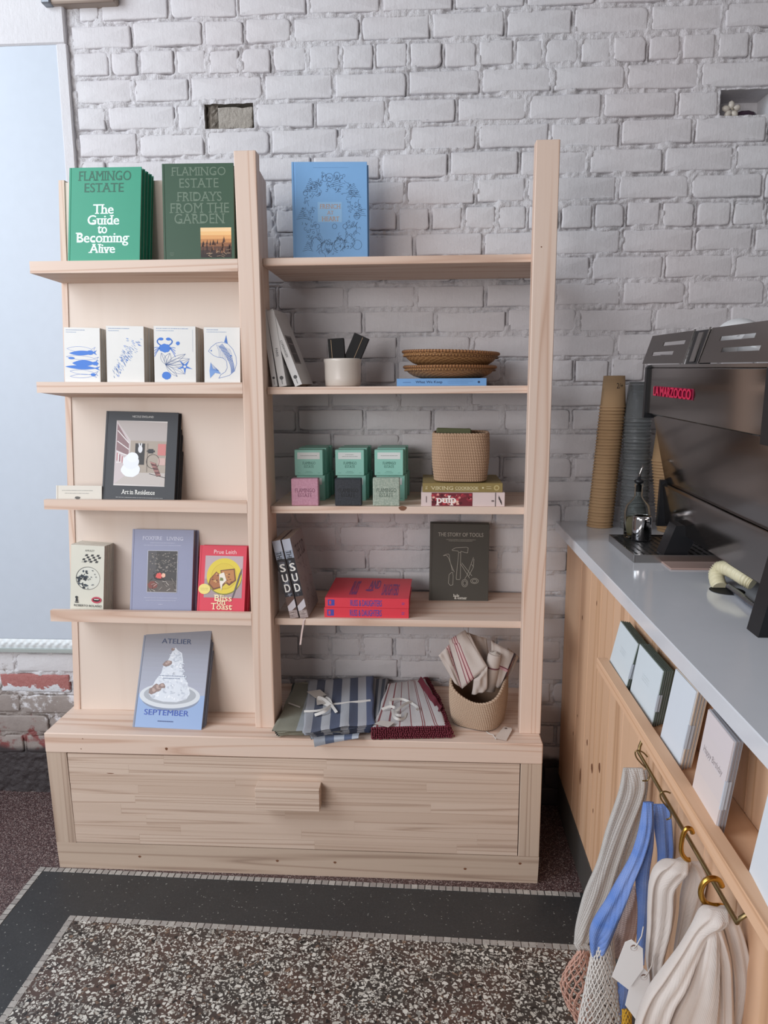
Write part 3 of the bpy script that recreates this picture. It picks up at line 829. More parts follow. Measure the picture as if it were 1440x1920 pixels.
def a_amulet(a):
    k = '#3a3d40'
    a.text('AMULET', .42, .065, .70, .095, '#7a7d78', False, .01)
    for i in range(6):
        for j in range(4):
            if (i + j) % 2 == 0:
                s_ = .12 * (3 - j) / 3; u = .30 + s_ + i * .085; v = .135 + j * .032
                a.poly([(u + .025, v), (u + .10, v), (u + .075, v + .030), (u - .005, v + .030)], k, False)
    a.line([(.32, .255), (.78, .225)], .0008, k)
    a.ell(.52, .50, .36, .36, k, 40); a.ell(.527, .50, .345, .345, '#dfe0d6', 40)
    for i in range(26):
        an, rr = a.r.uniform(1.6, 4.6), a.r.uniform(.05, .30)
        a.ell(.52 + rr * math.cos(an), .51 + rr * math.sin(an) * .52, a.r.uniform(.02, .07), a.r.uniform(.02, .06), a.r.choice(['#39434c', '#4b5560', '#2f363e']), 10, wob=.3)
    for i in range(10): a.ell(.52 + a.r.uniform(-.05, .27), .51 + a.r.uniform(-.14, .14), .02, .02, '#7b8285', 8, wob=.3)
    a.ell(.19, .795, .04, .04, k); a.poly([(.16, .86), (.24, .86), (.215, .80), (.175, .80)], k); a.rect(.145, .865, .25, .88, k)
    a.ell(.79, .825, .15, .10, '#c4475e', 20); a.ell(.79, .825, .11, .05, '#2b1d20', 16); a.rect(.72, .81, .86, .822, '#e8e4de')
    a.text('ROBERTO BOLA\u00d1O', .12, .895, .95, .935, k, False, .01)
def a_fox(a):
    c = '#c9cadb'
    a.text('FOXFIRE', .17, .085, .49, .13, c, True); a.text('LIVING', .56, .088, .83, .132, c, True)
    a.dots(.30, .70, .165, .0009, c, 20); a.dots(.20, .80, .195, .0009, c, 30)
    a.rect(.27, .26, .75, .765, '#3c3a3b'); a.rect(.27, .26, .41, .70, '#4f4d50')
    for i in range(110):
        u, v = a.r.uniform(.3, .74), a.r.uniform(.28, .52); a.rect(u, v, u + .022, v + .012, a.r.choice(['#5f5b58', '#76706a', '#2b292a', '#8a837c']))
        if i % 10: a.lv -= 1
    a.rect(.27, .62, .75, .765, '#58504c'); a.ell(.46, .57, .09, .06, '#20191a', wob=.1); a.ell(.46, .565, .055, .045, '#d9534f', wob=.2); a.ell(.53, .56, .03, .035, '#e8b9a0', wob=.2)
    a.ell(.36, .68, .08, .06, '#7c3f38', wob=.1)
    for i in range(26):
        u, v = a.r.uniform(.30, .72), a.r.uniform(.58, .75); an = a.r.uniform(0, 3)
        a.line([(u, v), (min(.745, u + .06 * math.cos(an)), min(.76, v + .05 * math.sin(an)))], .0011, a.r.choice(['#a39a90', '#241f1f', '#6e6762', '#c9c0b8']))
    a.line([(.27, .26), (.75, .26), (.75, .765), (.27, .765)], .0008, '#dadae3', True)
    a.dots(.23, .76, .835, .0009, c, 26); a.dots(.26, .74, .865, .0009, c, 24); a.dots(.47, .53, .912, .0012, c, 3)
def a_bliss(a):
    a.text('Prue Leith', .31, .065, .78, .125, '#f3cfd0', False, .0)
    a.rect(.135, .155, .93, .50, '#b9a4aa'); a.rect(.135, .50, .93, .78, '#a38e93')
    a.ell(.55, .47, .37, .37, '#7d7a2e', 36); a.ell(.545, .455, .365, .365, '#dcc63c', 36); a.ell(.545, .46, .27, .27, '#c7ad2f', 30); a.ell(.545, .455, .255, .255, '#d8bf3c', 30)
    a.poly([(.25, .50), (.38, .39), (.62, .54), (.50, .63), (.33, .67), (.22, .58)], '#6f3f22'); a.poly([(.27, .50), (.39, .40), (.60, .54), (.49, .61), (.34, .64), (.25, .57)], '#a8683a')
    a.poly([(.46, .37), (.76, .34), (.80, .52), (.66, .60), (.50, .52)], '#6f3f22'); a.poly([(.48, .38), (.74, .36), (.77, .51), (.66, .57), (.52, .50)], '#b87b45')
    for i in range(22): a.ell(a.r.choice([a.r.uniform(.3, .5), a.r.uniform(.55, .72)]), a.r.uniform(.42, .56), .018, .012, a.r.choice(['#7a4525', '#d9a96a', '#5b3018']), 7, wob=.4)
    a.poly([(.44, .43), (.54, .40), (.60, .52), (.52, .58), (.50, .68), (.46, .56)], '#e9e0d2'); a.ell(.50, .50, .04, .04, '#6f7a3a', 8, wob=.4)
    a.poly([(.86, .42), (.915, .33), (.90, .42), (.76, .76), (.72, .80)], '#5c5458')
    a.ell(.145, .655, .125, .105, '#ead77a', 24); a.dots(.06, .22, .645, .0009, '#8a7a3a', 7); a.dots(.07, .22, .67, .0009, '#8a7a3a', 6)
    c = '#f0ddb4'
    a.text('Bliss', .35, .735, .73, .83, c, True, .012); a.text('on', .42, .825, .61, .885, c, True, .012); a.text('Toast', .30, .86, .75, .955, c, True, .012)
def a_atelier(a):
    for i in range(14):
        t = i / 13; r_ = [int(x + (y - x) * t) for x, y in zip((0x8b, 0x8d, 0x98), (0xa5, 0xaa, 0xbb))]
        a.rect(.035, i * .0485, .995, (i + 1) * .0485, '#%02x%02x%02x' % tuple(r_)); a.lv -= 1
    a.lv += 1
    a.poly([(.035, .66), (.5, .69), (.995, .66), (.995, .995), (.035, .995)], '#8fa9d2')
    a.ell(.50, .70, .42, .17, '#7f8ba3', 36); a.ell(.49, .675, .44, .17, '#cfd4da', 36); a.ell(.49, .665, .38, .13, '#a4a9b1', 36)
    a.poly([(.18, .66), (.26, .52), (.33, .45), (.35, .37), (.40, .33), (.44, .26), (.47, .20), (.50, .185), (.53, .21), (.60, .24), (.63, .32), (.62, .40), (.66, .47), (.73, .55), (.78, .64), (.74, .70), (.60, .735), (.40, .735), (.25, .71)], '#d5dbe4')
    for i in range(170):
        v = a.r.uniform(.24, .71); hw = .05 + (v - .2) * .5; u = .51 + a.r.uniform(-hw, hw)
        a.ell(u, v, a.r.uniform(.010, .034), a.r.uniform(.006, .018), a.r.choice(['#dfe4ec', '#c9cfda', '#d3d9e3', '#e8ecf2', '#bbc2ce']), 7, wob=.45, rot=a.r.uniform(-.8, .8))
        if i % 12: a.lv -= 1
    for u, v, ru in ((.30, .60, .07), (.24, .63, .06), (.36, .58, .05), (.41, .345, .05), (.38, .36, .04), (.46, .205, .025)):
        a.ell(u, v, ru, ru * .8, '#8b7570', 10, wob=.25); a.ell(u + .01, v - .008, ru * .5, ru * .4, '#b29b93', 8, wob=.3)
    a.dots(.31, .68, .475, .0012, '#3c5580', 16); a.dots(.36, .61, .50, .0012, '#3c5580', 12)
    a.text('ATELIER', .285, .095, .72, .145, '#34466e'); a.text('SEPTEMBER', .15, .815, .79, .87, '#2e52b0')
    a.dots(.36, .58, .928, .0022, '#44598a', 12)
def a_french(a):
    ln = '#33465f'; a.dots(.29, .76, .055, .0008, '#5f87b8', 26)
    a.rect(.34, .385, .66, .58, '#93bfe6')
    for i in range(235):
        an = a.r.random() * 6.28; rr = a.r.uniform(.60, 1.0); u, v = .515 + .40 * rr * math.cos(an), .50 + .405 * rr * math.sin(an)
        if .33 < u < .68 and .37 < v < .60: continue
        sz, th, cu = a.r.uniform(.02, .055), a.r.random() * 6.28, a.r.uniform(-5, 5)
        pts = []; x, y = u, v
        for q in range(6): pts.append((x, y)); x += sz * .35 * math.cos(th); y += sz * .35 * math.sin(th) * .8; th += cu * .28
        a.line(pts, .0006, ln)
    for cu, cv, n in ((.25, .17, 7), (.60, .14, 6), (.82, .22, 7), (.14, .45, 6), (.90, .42, 6), (.2, .78, 5)):
        for k in range(n): a.line([(cu - .014 * (k + 1), cv + .02 * k), (cu, cv + .02 * k - .012), (cu + .014 * (k + 1), cv + .02 * k)], .0007, ln)
    for cu, cv, r_ in ((.50, .15, .05), (.44, .16, .035), (.60, .13, .04), (.86, .80, .06), (.86, .52, .04), (.33, .62, .03), (.56, .62, .03), (.70, .62, .03), (.18, .30, .03)):
        a.curve(lambda t: (cu + r_ * math.cos(6.28 * t), cv + r_ * .8 * math.sin(6.28 * t)), 12, .0007, ln)
    for cu, cv in ((.45, .75), (.62, .72), (.30, .72), (.75, .70)):
        a.curve(lambda t: (cu + .08 * math.sin(3 * t), cv + .14 * t), 8, .0008, ln); a.curve(lambda t: (cu - .07 * math.sin(2.4 * t), cv + .13 * t), 8, .0008, ln)
    g = '#b39a8c'
    a.text('FRENCH', .365, .405, .645, .45, g, True, .01); a.text('AT', .46, .47, .55, .505, g, True, .01); a.text('HEART', .39, .525, .625, .57, g, True, .01)
    a.dots(.30, .74, .935, .0009, '#8fa7bd', 22); a.dots(.36, .68, .97, .0009, '#b9a99c', 12)
def a_tools(a):
    c = '#b6b0a4'
    a.text('THE STORY OF TOOLS', .14, .115, .90, .165, '#a39d93', False, .006); a.dots(.28, .77, .205, .0008, c, 24); a.dots(.32, .72, .222, .0008, c, 20)
    a.line([(.38, .335), (.44, .31), (.62, .30), (.65, .31), (.64, .375), (.60, .37), (.53, .355), (.52, .37), (.49, .37), (.48, .352), (.38, .345)], .0009, c, True)
    a.line([(.49, .37), (.455, .70), (.46, .72), (.515, .72), (.525, .70), (.525, .37)], .0009, c)
    a.curve(lambda t: (.23 + .20 * t + .03 * math.sin(t * 6), .415 - .05 * math.sin(t * 3.1) + .21 * t * t), 14, .0009, c)
    a.curve(lambda t: (.24 + .15 * t, .42 - .03 * math.sin(t * 3.1) + .19 * t * t), 12, .0009, c)
    a.line([(.375, .63), (.335, .66), (.325, .77), (.36, .80), (.40, .79), (.405, .68), (.395, .63)], .0009, c, True)
    a.line([(.53, .52), (.68, .70)], .0009, c); a.line([(.545, .505), (.72, .67)], .0009, c)
    a.line([(.74, .43), (.70, .52), (.64, .66), (.60, .71)], .0009, c); a.line([(.75, .45), (.74, .56), (.66, .68)], .0009, c); a.line([(.71, .52), (.74, .55)], .0009, c)
    for cu, cv, ru, rv, rot in ((.60, .765, .05, .065, .2), (.765, .735, .065, .045, .3)):
        for q in (1, .6): a.curve(lambda t: (cu + ru * q * math.cos(6.28 * t), cv + rv * q * .75 * math.sin(6.28 * t)), 16, .0009, c)
    a.text('hole', .41, .91, .51, .945, '#d6d1c6', True, .02); a.text('& corner', .43, .94, .64, .975, '#d6d1c6', True, .02)

# ---- left ledges
S = 2.769
ledge_book(0, 'bright green hardback with white serif title, leftmost on the top left ledge', [(130, 313.5), (266, 313.5), (261.5, 484.6), (126, 487)], .071, .0125, '#2b9576', a_green,
           behind=3, dx=.0022, dz=.0, order_label='behind the bright green hardback on the top ledge', group='green hardbacks stacked on the top left ledge', lean0=.07, sl=.03)
ledge_book(0, 'dark green hardback with small sunset photo beside the middle post', [(303, 307), (437, 305), (441, 483.4), (306.5, 484)], .080, .020, '#35533f', a_fridays, behind=1, dx=.003,
           order_label='behind the dark green hardback beside the middle post', lean0=.10, sl=.03)
cream = '#e0dfdc'
for lab, c, fn, th, nb_, sh in (('white paperback with blue stacked fish drawing, left end of its ledge', [(121, 614.6), (188.5, 614), (187, 714), (120, 714)], a_b1, .010, 2, .0006),
        ('white paperback with a blue school of small fish on the cover', [(199.7, 611.5), (270, 611), (270, 715), (199.7, 715)], a_b2, .015, 3, .0006),
        ('white paperback with blue crab and starfish on the cover', [(289, 611), (366.5, 612), (367.6, 715), (289, 714)], a_b3, .013, 3, .0006),
        ('white paperback with one large blue line drawn fish, beside the middle post', [(383.5, 614.6), (449.6, 613), (451, 716), (382, 715)], a_b4, .011, 1, .0)):
    nick = {a_b1: 'stacked fish', a_b2: 'fish school', a_b3: 'crab', a_b4: 'large fish'}[fn]
    ledge_book(1, lab, c, .071, th, cream, fn, behind=nb_, dx=sh, soft=True, order_label=f'behind the white {nick} paperback', lean0=.035, sl=.01, group='white illustrated paperbacks on the second ledge')
ledge_book(2, 'low cream book turned on its side at the left end of the third ledge', [(105, 910.5), (192, 910.5), (190, 937), (104, 936)], .076, .010, '#d5cfc4', a_low, lean0=.12)
ledge_book(2, 'black hardback with a photo of a room on its cover', [(199, 768.7), (336, 775.5), (326, 938), (190, 936)], .076, .012, '#2d3138', a_art, behind=2, dx=.0030, dz=.0004,
           order_label='behind the black hardback with room photo', group='black art hardbacks on the third ledge', lean0=.14, sl=.05)
ledge_book(3, 'cream paperback with moon, chessboard and lips, left end of fourth ledge', [(136, 1021), (196, 1024), (194, 1144.5), (128.5, 1144)], .0695, .0105, '#e2e1d4', a_amulet, behind=5, dx=.0012, gap=.0006, soft=True,
           order_label='behind the cream moon paperback', group='moon paperbacks on the fourth ledge', lean0=.03, sl=.01)
ledge_book(3, 'lavender hardback with a dark fireplace photo', [(249.5, 991.5), (363, 994), (360, 1147.5), (241.5, 1145.5)], .078, .018, '#8f93ae', a_fox, behind=1, dx=.006,
           order_label='behind the lavender fireplace hardback', lean0=.12)
ledge_book(3, 'red hardback with toast on a yellow plate', [(376.5, 1022.5), (463, 1023.5), (458.5, 1149), (366.5, 1147.5)], .074, .016, '#d6304a', a_bliss, behind=1, dx=.006, dz=.002,
           order_label='behind the red toast hardback', lean0=.14)
# bench, left
zb = HB
yb0 = U(247.5, 1363.5, z=zb).y
book('grey blue hardback with a whipped cream dessert, leaning on the bench', [(271, 1179.4), (397.5, 1182.4), (377.5, 1369.5), (247.5, 1363.5)], zb, yb0, .0125, '#8990a2', a_atelier, behind=1, dx=.003,
     order_label='behind the grey blue dessert hardback', lean0=.22, sl=.08, sy=.004)
# ---- right shelves
Z1, Z2, Z3, Z4 = 1.5702, 1.2672, .9702, .6755
def front_px(z, y, px): return PR((U(px, 900, y=y).x, y, z))[1]
O_, R_, w_, h_ = None, None, None, None
yf = .20; pb = PR((U(550, 483, y=yf).x, yf, Z1))
book('sky blue hardback with line doodles, alone on the top right shelf', [(545.4, 303), (688, 303.6), (689.8, pb[1]), (550.5, pb[1] + .5)], Z1, yf, .022, '#82b3e4', a_french, lean0=.06, sl=.03, behind=1, dx=.004,
     order_label='behind the sky blue doodled hardback')
y_t = U(860, 1127, z=Z4).y
book('dark olive hardback with white line drawn hammer and scissors', [(807.5, 981.7), (917.5, 982.5), (915.6, 1128), (803, 1126)], Z4, y_t, .016, '#45413a', a_tools, behind=1, dx=.001, dz=.004,
     order_label='behind the dark olive tools hardback', lean0=.14, sl=.05, sy=.01)

# ================================================================== RIGHT SHELVES
def rotz(a): return Matrix.Rotation(a, 3, 'Z')
def spine_book(label, px, py, y, z, lean, yaw, t, depth, H, cover, spine_art=None, side_art=None, group=None, soft=True, seed=1):
    """a book standing on its tail with the spine to the front, leaning over to the left; px is the spine's lower left corner"""
    x = U(px, py, y=y).x
    R = Matrix.Rotation(yaw, 3, 'Z') @ Matrix.Rotation(-lean, 3, 'Y')
    root = empty('book', (x, y, z), R, label, 'book', group)
    b = MB(); b.box(0, t, 0, .0007, 0, H, .0002); b.box(0, .0007, .0007, depth, 0, H); b.box(t - .0007, t, .0007, depth, 0, H); b.build('cover', cover, root)
    q = MB(); q.box(.0008, t - .0008, .0008, depth - .0005, .0004, H - .0004); q.build('pages', M_PAGES, root)
    if spine_art: a = Art(t, H, seed); spine_art(a); a.build(root, 'spine_picture')
    if side_art: a = Art(depth, H, seed); side_art(a); a.move(lambda X, Y_, Z_: (t - Y_, X, Z_)).build(root)
    return root
M_WCOV = flat('white_cover', '#d5d4d3', .5)
ink = '#3b3b3d'
def sp(name, v0, v1):
    def f(a):
        if name: a.text(name, .32, v0, .62, v1, ink, False, .01, down=True)
        a.ell(.5, .885, .26, .26, ink, 10); a.rect(.42, .912, .56, .972, '#8a8a8a')
    return f
def side_b(a): a.rect(.12, .34, .62, .72, '#8b8583'); a.rect(.16, .36, .58, .70, '#4a4544'); a.dots(.2, .55, .45, .002, '#b9a7a4', 6); a.dots(.2, .55, .58, .002, '#9a8a88', 6)
yB = .105
spine_book('white paperback standing against the middle post, leftmost of three leaning', 511, 723, yB, Z2, .125, -.03, .0125, .125, .186, M_WCOV, sp('', 0, 0), group='white leaning paperbacks')
spine_book('white paperback leaning on its left neighbour, second of three', 523.5, 723, yB, Z2, .145, -.03, .019, .125, .183, M_WCOV, sp('PARIS', .49, .60), side_b, group='white leaning paperbacks')
spine_book('white paperback leaning most steeply, rightmost of three, picture panel on its side', 553.5, 723.5, yB, Z2, .36, -.05, .0185, .135, .194, M_WCOV, sp('COPENHAGEN', .40, .62), side_b, group='white leaning paperbacks')
# crock with two black boxes
yc = .185; xa, xb = U(607.5, 690, y=yc).x, U(678, 690, y=yc).x; cx = (xa + xb) / 2; r_ = (xb - xa) / 2
ck = empty('crock', (cx, yc, Z2), label='cream glazed stoneware crock holding two black boxes', cat='crock')
M_GLAZE = flat('cream_glaze', '#d8cfc6', .28, var=.06)
m = MB(); hC = .070
m.lathe([(0, .001), (r_ * .86, 0), (r_ * .93, .003), (r_ * .955, .02), (r_ * .965, hC - .012), (r_, hC - .006), (r_ * 1.0, hC - .002), (r_ * .975, hC), (r_ * .93, hC - .003), (r_ * .90, hC - .012), (r_ * .89, .008), (0, .006)], 40)
m.build('bowl', M_GLAZE, ck)
M_BLK = flat('black_card', '#121011', .75)
def blackbox(label, px, py, ang, w_, L, yy, gold):
    p = U(px, py, y=yy)
    root = empty('incense_box', p, Matrix.Rotation(ang, 3, 'Y'), label, 'box', 'black boxes in the crock')
    b = MB(); b.box(-w_ / 2, w_ / 2, -.011, .011, -L, 0, .0006); b.build('carton', M_BLK, root)
    b = MB(); b.box(gold - .0006, gold + .0006, -.0114, -.0109, -L, -.003); b.build('foil_line', flat('gold_foil', '#8d7860', .4, .5), root)
blackbox('upright black box on the left inside the crock', 630, 635, -.06, .040, .094, yc - .006, -.012)
blackbox('black box tilted to the right inside the crock', 679, 630, .42, .040, .105, yc - .002, .004)
# blue book under the trays
yk = .125; xa, xb = U(744, 716, y=yk).x, U(912, 716, y=yk).x
bt = U(820, 709.5, y=yk).z - Z2
R = rotz(-.03); root = empty('book', (xa, yk, Z2), R, 'sky blue hardback lying flat under the two rattan trays', 'book')
w_ = xb - xa; b = MB(); b.box(0, w_, 0, .003, 0, bt, .0006); b.box(0, w_, .003, .19, 0, .0022, .0004); b.box(0, w_, .003, .19, bt - .0022, bt, .0004); b.build('cover', flat('blue_cover', '#6f9fd2', .5), root)
b = MB(); b.box(.002, w_ - .003, .003, .187, .0023, bt - .0023); b.build('pages', M_PAGES, root)
a = Art(w_, bt, 3); a.text('What We Keep', .21, .30, .51, .72, '#27456e', False, .015); a.dots(.07, .16, .5, .0016, '#4b74a8', 8); a.dots(.57, .85, .4, .0009, '#5b87ba', 24); a.dots(.57, .80, .62, .0009, '#5b87ba', 20); a.ell(.915, .5, .013, .013, '#1f3556', 12); a.build(root, 'spine_picture')
# rattan trays
def rattan():
    t = NT('rattan'); a_ = t.n('ShaderNodeAttribute', attribute_name='Col')
    n = t.noise(t.obj(), 260, 3, .6); t.bump(n, .5, .002)
    return t.out(t.mix(t.math('MULTIPLY', n, .55), a_.outputs['Color'], hx('#6f4a2e')), .55)
M_RAT = rattan()
def tray(label, pxl, pxr, pyc, zb, yy, hh, tilt, seed):
    xa, xb = U(pxl, pyc, y=yy).x, U(pxr, pyc, y=yy).x; R_ = (xb - xa) / 2
    root = empty('rattan_tray', ((xa + xb) / 2, yy, zb), Matrix.Rotation(tilt, 3, 'Y'), label, 'tray', 'round rattan trays on the blue book')
    N = 150
    prof = [(.0, .0), (.35, .0005), (.62, .002), (.78, .20), (.88, .45), (.95, .74), (.985, .9)]
    def shell(off):
        def f(u, v):
            k = v * (len(prof) - 1); i = min(int(k), len(prof) - 2); q = k - i
            rr = prof[i][0] + (prof[i + 1][0] - prof[i][0]) * q; z = prof[i][1] + (prof[i + 1][1] - prof[i][1]) * q
            a = 2 * PI * u; wv = .0011 * math.sin(a * N / 4 + v * 55) * (v > .3)
            return ((rr * R_ - off + wv) * math.cos(a), (rr * R_ - off + wv) * math.sin(a), z * hh + off * .8)
        return f
    def cf(u, v):
        s_ = math.sin(u * 2 * PI * N / 4 + v * 60)
        return hx('#b58a5c') if s_ > .1 else hx('#8d6540')
    b = MB(); b.grid(shell(0), N * 2, 18, 0, True, colfn=cf); b.grid(shell(.004), N, 10, 0, True, colfn=cf); b.build('woven_base', M_RAT, root)
    b = MB(); n0 = 96      # rim: two hoops bound with a wrapped strip, dark gaps between the wraps
    def hoop(rk, zz, rad):
        def f(u, v):
            a = 2 * PI * u; th = 2 * PI * v; q = rad * (1 + .16 * math.cos(a * n0))
            return ((R_ * rk + q * math.cos(th)) * math.cos(a), (R_ * rk + q * math.cos(th)) * math.sin(a), zz + q * math.sin(th))
        return f
    wrap = lambda u, v: hx('#a5744a') if (u * n0) % 1 > .22 else hx('#4f3220')
    b.grid(hoop(.985, hh, .0036), n0 * 4, 8, 0, True, colfn=wrap); b.build('rim', M_RAT, root)
    b = MB(); b.grid(hoop(.975, hh * .72, .0021), n0 * 4, 6, 0, True, colfn=lambda u, v: hx('#5f3f28') if (u * n0) % 1 > .55 else hx('#b98b5b')); b.build('stitching', M_RAT, root)
    return root, R_
zt = Z2 + bt + .0006
tray('lower rattan tray, resting on the sky blue book', 757, 930, 690, zt, .215, .0285, .006, 1)
tray('upper rattan tray, nested on top of the other one', 754, 935, 665, zt + .0300, .215, .034, .03, 2)
# soap boxes
mint, mint_d = '#7fbfa9', '#2c5a51'
M_MINT = flat('mint_card', '#90c8b9', .5, var=.03)
yb_ = U(580, 939, z=Z3).y
def soap_art(lines):
    def f(a):
        a.rect(.10, .10, .90, .36, '#d9dcda')
        if lines == 1: a.dots(.22, .80, .225, .0011, '#5d6b69', 14)
        else: a.dots(.36, .64, .19, .0010, '#5d6b69', 8); a.dots(.24, .78, .26, .0010, '#5d6b69', 14)
        a.text('FLAMINGO', .28, .46, .74, .57, '#33665a', True, -.004); a.text('ESTATE', .34, .60, .68, .70, '#33665a', True, -.004)
        a.dots(.40, .60, .84, .0009, '#4d7f73', 6); a.dots(.10, .2, .90, .0008, '#4d7f73', 3); a.dots(.36, .64, .895, .0008, '#4d7f73', 10); a.dots(.82, .9, .90, .0008, '#4d7f73', 3)
    return f
def soapbox(label, x, y, z, w_, h_, d_, art, group):
    root = empty('soap_box', (x, y, z), None, label, 'box', group)
    b = MB(); b.box(0, w_, 0, d_, 0, h_, .0008); b.build('carton', M_MINT, root)
    if art: a = Art(w_, h_, 2); art(a); a.build(root, 'label_print')
    return root
def soap(label, pxl, pxr, pyt, col, tcol, spec):
    yy = .0975; xa, xb = U(pxl, 920, y=yy).x, U(pxr, 920, y=yy).x
    root = empty('soap_bar', (xa, yy, Z3), rotz(.02), label, 'soap')
    t = NT('soap_' + col.strip('#')); c1, c2 = hx(col), hx(spec)
    n = t.ramp(t.noise(t.obj(), 180, 5, .75), [(.42, 0), (.62, 1)]); t.bump(n, .25, .001); t.out(t.mix(n, c1, c2), .5)
    w_ = xb - xa; h_ = U(pxl, pyt, y=yy).z - Z3
    b = MB(); b.box(0, w_, 0, .026, 0, h_, .002); b.build('bar', t.m, root)
    a = Art(w_, h_, 1); a.text('FLAMINGO', .13, .36, .87, .50, tcol, True); a.text('ESTATE', .24, .54, .75, .67, tcol, True); a.build(root)
for col_i, (pl, pr, sl_, sr, lab, c1, tc, c2, nm) in enumerate(((553.3, 605.6, 546.2, 597, 'pink soap bar stamped with serif letters, in front of the mint boxes', '#b57f92', '#7c4a60', '#c493a4', 'pink'),
        (629.3, 682.8, 627.8, 678, 'near black soap bar in front of the middle mint boxes', '#22262d', '#101318', '#2c3038', 'black'),
        (702.6, 756, 699, 749.5, 'speckled grey green soap bar in front of the mint boxes', '#8f9d90', '#5d6c61', '#b3bcae', 'speckled green'))):
    xa, xb = U(pl, 900, y=yb_).x, U(pr, 900, y=yb_).x; w_ = xb - xa
    zt_ = U(pl, 843.5, y=yb_).z; zm = U(pl, 891.5, y=yb_).z
    for row, (z0, z1) in enumerate(((Z3, zm - .0006), (zm, zt_))):
        for k in range(4):
            rp = ['front', 'second', 'third', 'rear'][k]
            soapbox(f'mint soap box, {"upper" if row else "lower"} layer, {rp} of its column behind the {nm} soap', xa + k * .0022 + (.004 if (row == 0) else 0) + (.003 if k % 2 else 0), yb_ + k * .0335 + (.004 if row == 0 else 0), z0, w_, z1 - z0 + (.002 if row and k else 0), .0325,
                    soap_art(1 if col_i != 1 else 2) if k == 0 else None, 'mint soap boxes on the third shelf')
    soap(lab, sl_, sr, 897.5 if col_i != 2 else 896.5, c1, tc, c2)
# two books and a jute basket
def flat_book(label, pl, pr, pt, y, z, t_, depth, yaw, cover, art, pages_mat=None, group=None, name_art='spine_picture', top_art=None, hardc=True):
    xa, xb = U(pl, pt, y=y).x, U(pr, pt, y=y).x; w_ = xb - xa
    root = empty('book', (xa, y, z), rotz(yaw), label, 'book', group)
    b = MB(); c = .0022 if hardc else .0006
    b.box(0, w_, 0, c, 0, t_, .0005); b.box(0, w_, c, depth, 0, c, .0002); b.box(0, w_, c, depth, t_ - c, t_, .0002); b.build('cover', cover, root)
    b = MB(); k = .003 if hardc else .0003
    b.box(k, w_ - k, c, depth - k, c, t_ - c); b.build('pages', pages_mat or M_PAGES, root)
    a = Art(w_, t_, 5); art(a); a.build(root, name_art)
    if top_art: a = Art(w_, depth, 6); top_art(a); a.move(lambda X, Y_, Z_: (X, Z_, t_ - Y_)).build(root)
    return w_
yp = .100; tp = U(870, 923.5, y=yp).z - Z3
def a_pulp(a):
    a.rect(.125, .02, .615, .98, '#6f1f2b')
    for i in range(60):
        a.ell(a.r.uniform(.14, .60), a.r.uniform(.15, .85), .02, .016, a.r.choice(['#c2464f', '#8f2a37', '#d98a84', '#53121d', '#b0323f', '#e3b0a0']), 8, wob=.3)
        if i % 6: a.lv -= 1
    a.text('pulp', .175, .22, .42, .93, '#efe4df', True, .03)
    a.line([(.062, .28), (.062, .72)], .0016, '#5a4c50'); a.rect(.885, 0, .893, 1, '#2b2628'); a.dots(.845, .875, .6, .004, '#7d6f70', 2)
    for k in range(3): a.curve(lambda t: (.925 + .04 * t, .3 + .5 * t + .12 * math.sin(9 * t + k * 2)), 8, .0008, '#2b2628')
flat_book('white spined book with red fruit, lower of two under the jute basket', 789.7, 946.5, 935, yp, Z3, tp, .19, 0, flat('pulp_cover', '#dcc9c6', .5), a_pulp)
tv = U(870, 906.5, y=yp + .004).z - Z3 - tp
def a_vik(a):
    g = '#d8cba4'
    a.text('THE', .035, .3, .06, .7, g, False, down=True); a.text('VIKING', .10, .34, .385, .74, g, True); a.text('COOKBOOK', .41, .36, .70, .70, g, False, .01)
    a.line([(.41, .76), (.70, .76)], .0007, g); a.ell(.755, .5, .012, .012, g, 8); a.dots(.80, .86, .35, .001, g, 4); a.dots(.80, .86, .6, .001, g, 4); a.ell(.925, .5, .035, .035, '#b8a774', 14); a.ell(.925, .5, .02, .02, '#8f7a45', 10)
flat_book('olive gold hardback, upper of two under the jute basket', 792.3, 942.5, 915, yp + .004, Z3 + tp + .0003, tv, .18, .0, flat('gold_cover', '#8f7c4a', .5), a_vik, flat('pale_board', '#cfc3b6', .7))
M_JUTE = None
def jute():
    t = NT('jute'); a_ = t.n('ShaderNodeAttribute', attribute_name='Col'); n = t.noise(t.obj(), 420, 3, .7); t.bump(n, .5, .0015)
    return t.out(t.mix(t.math('MULTIPLY', n, .5), a_.outputs['Color'], hx('#7e6350')), .85)
M_JUTE = jute()
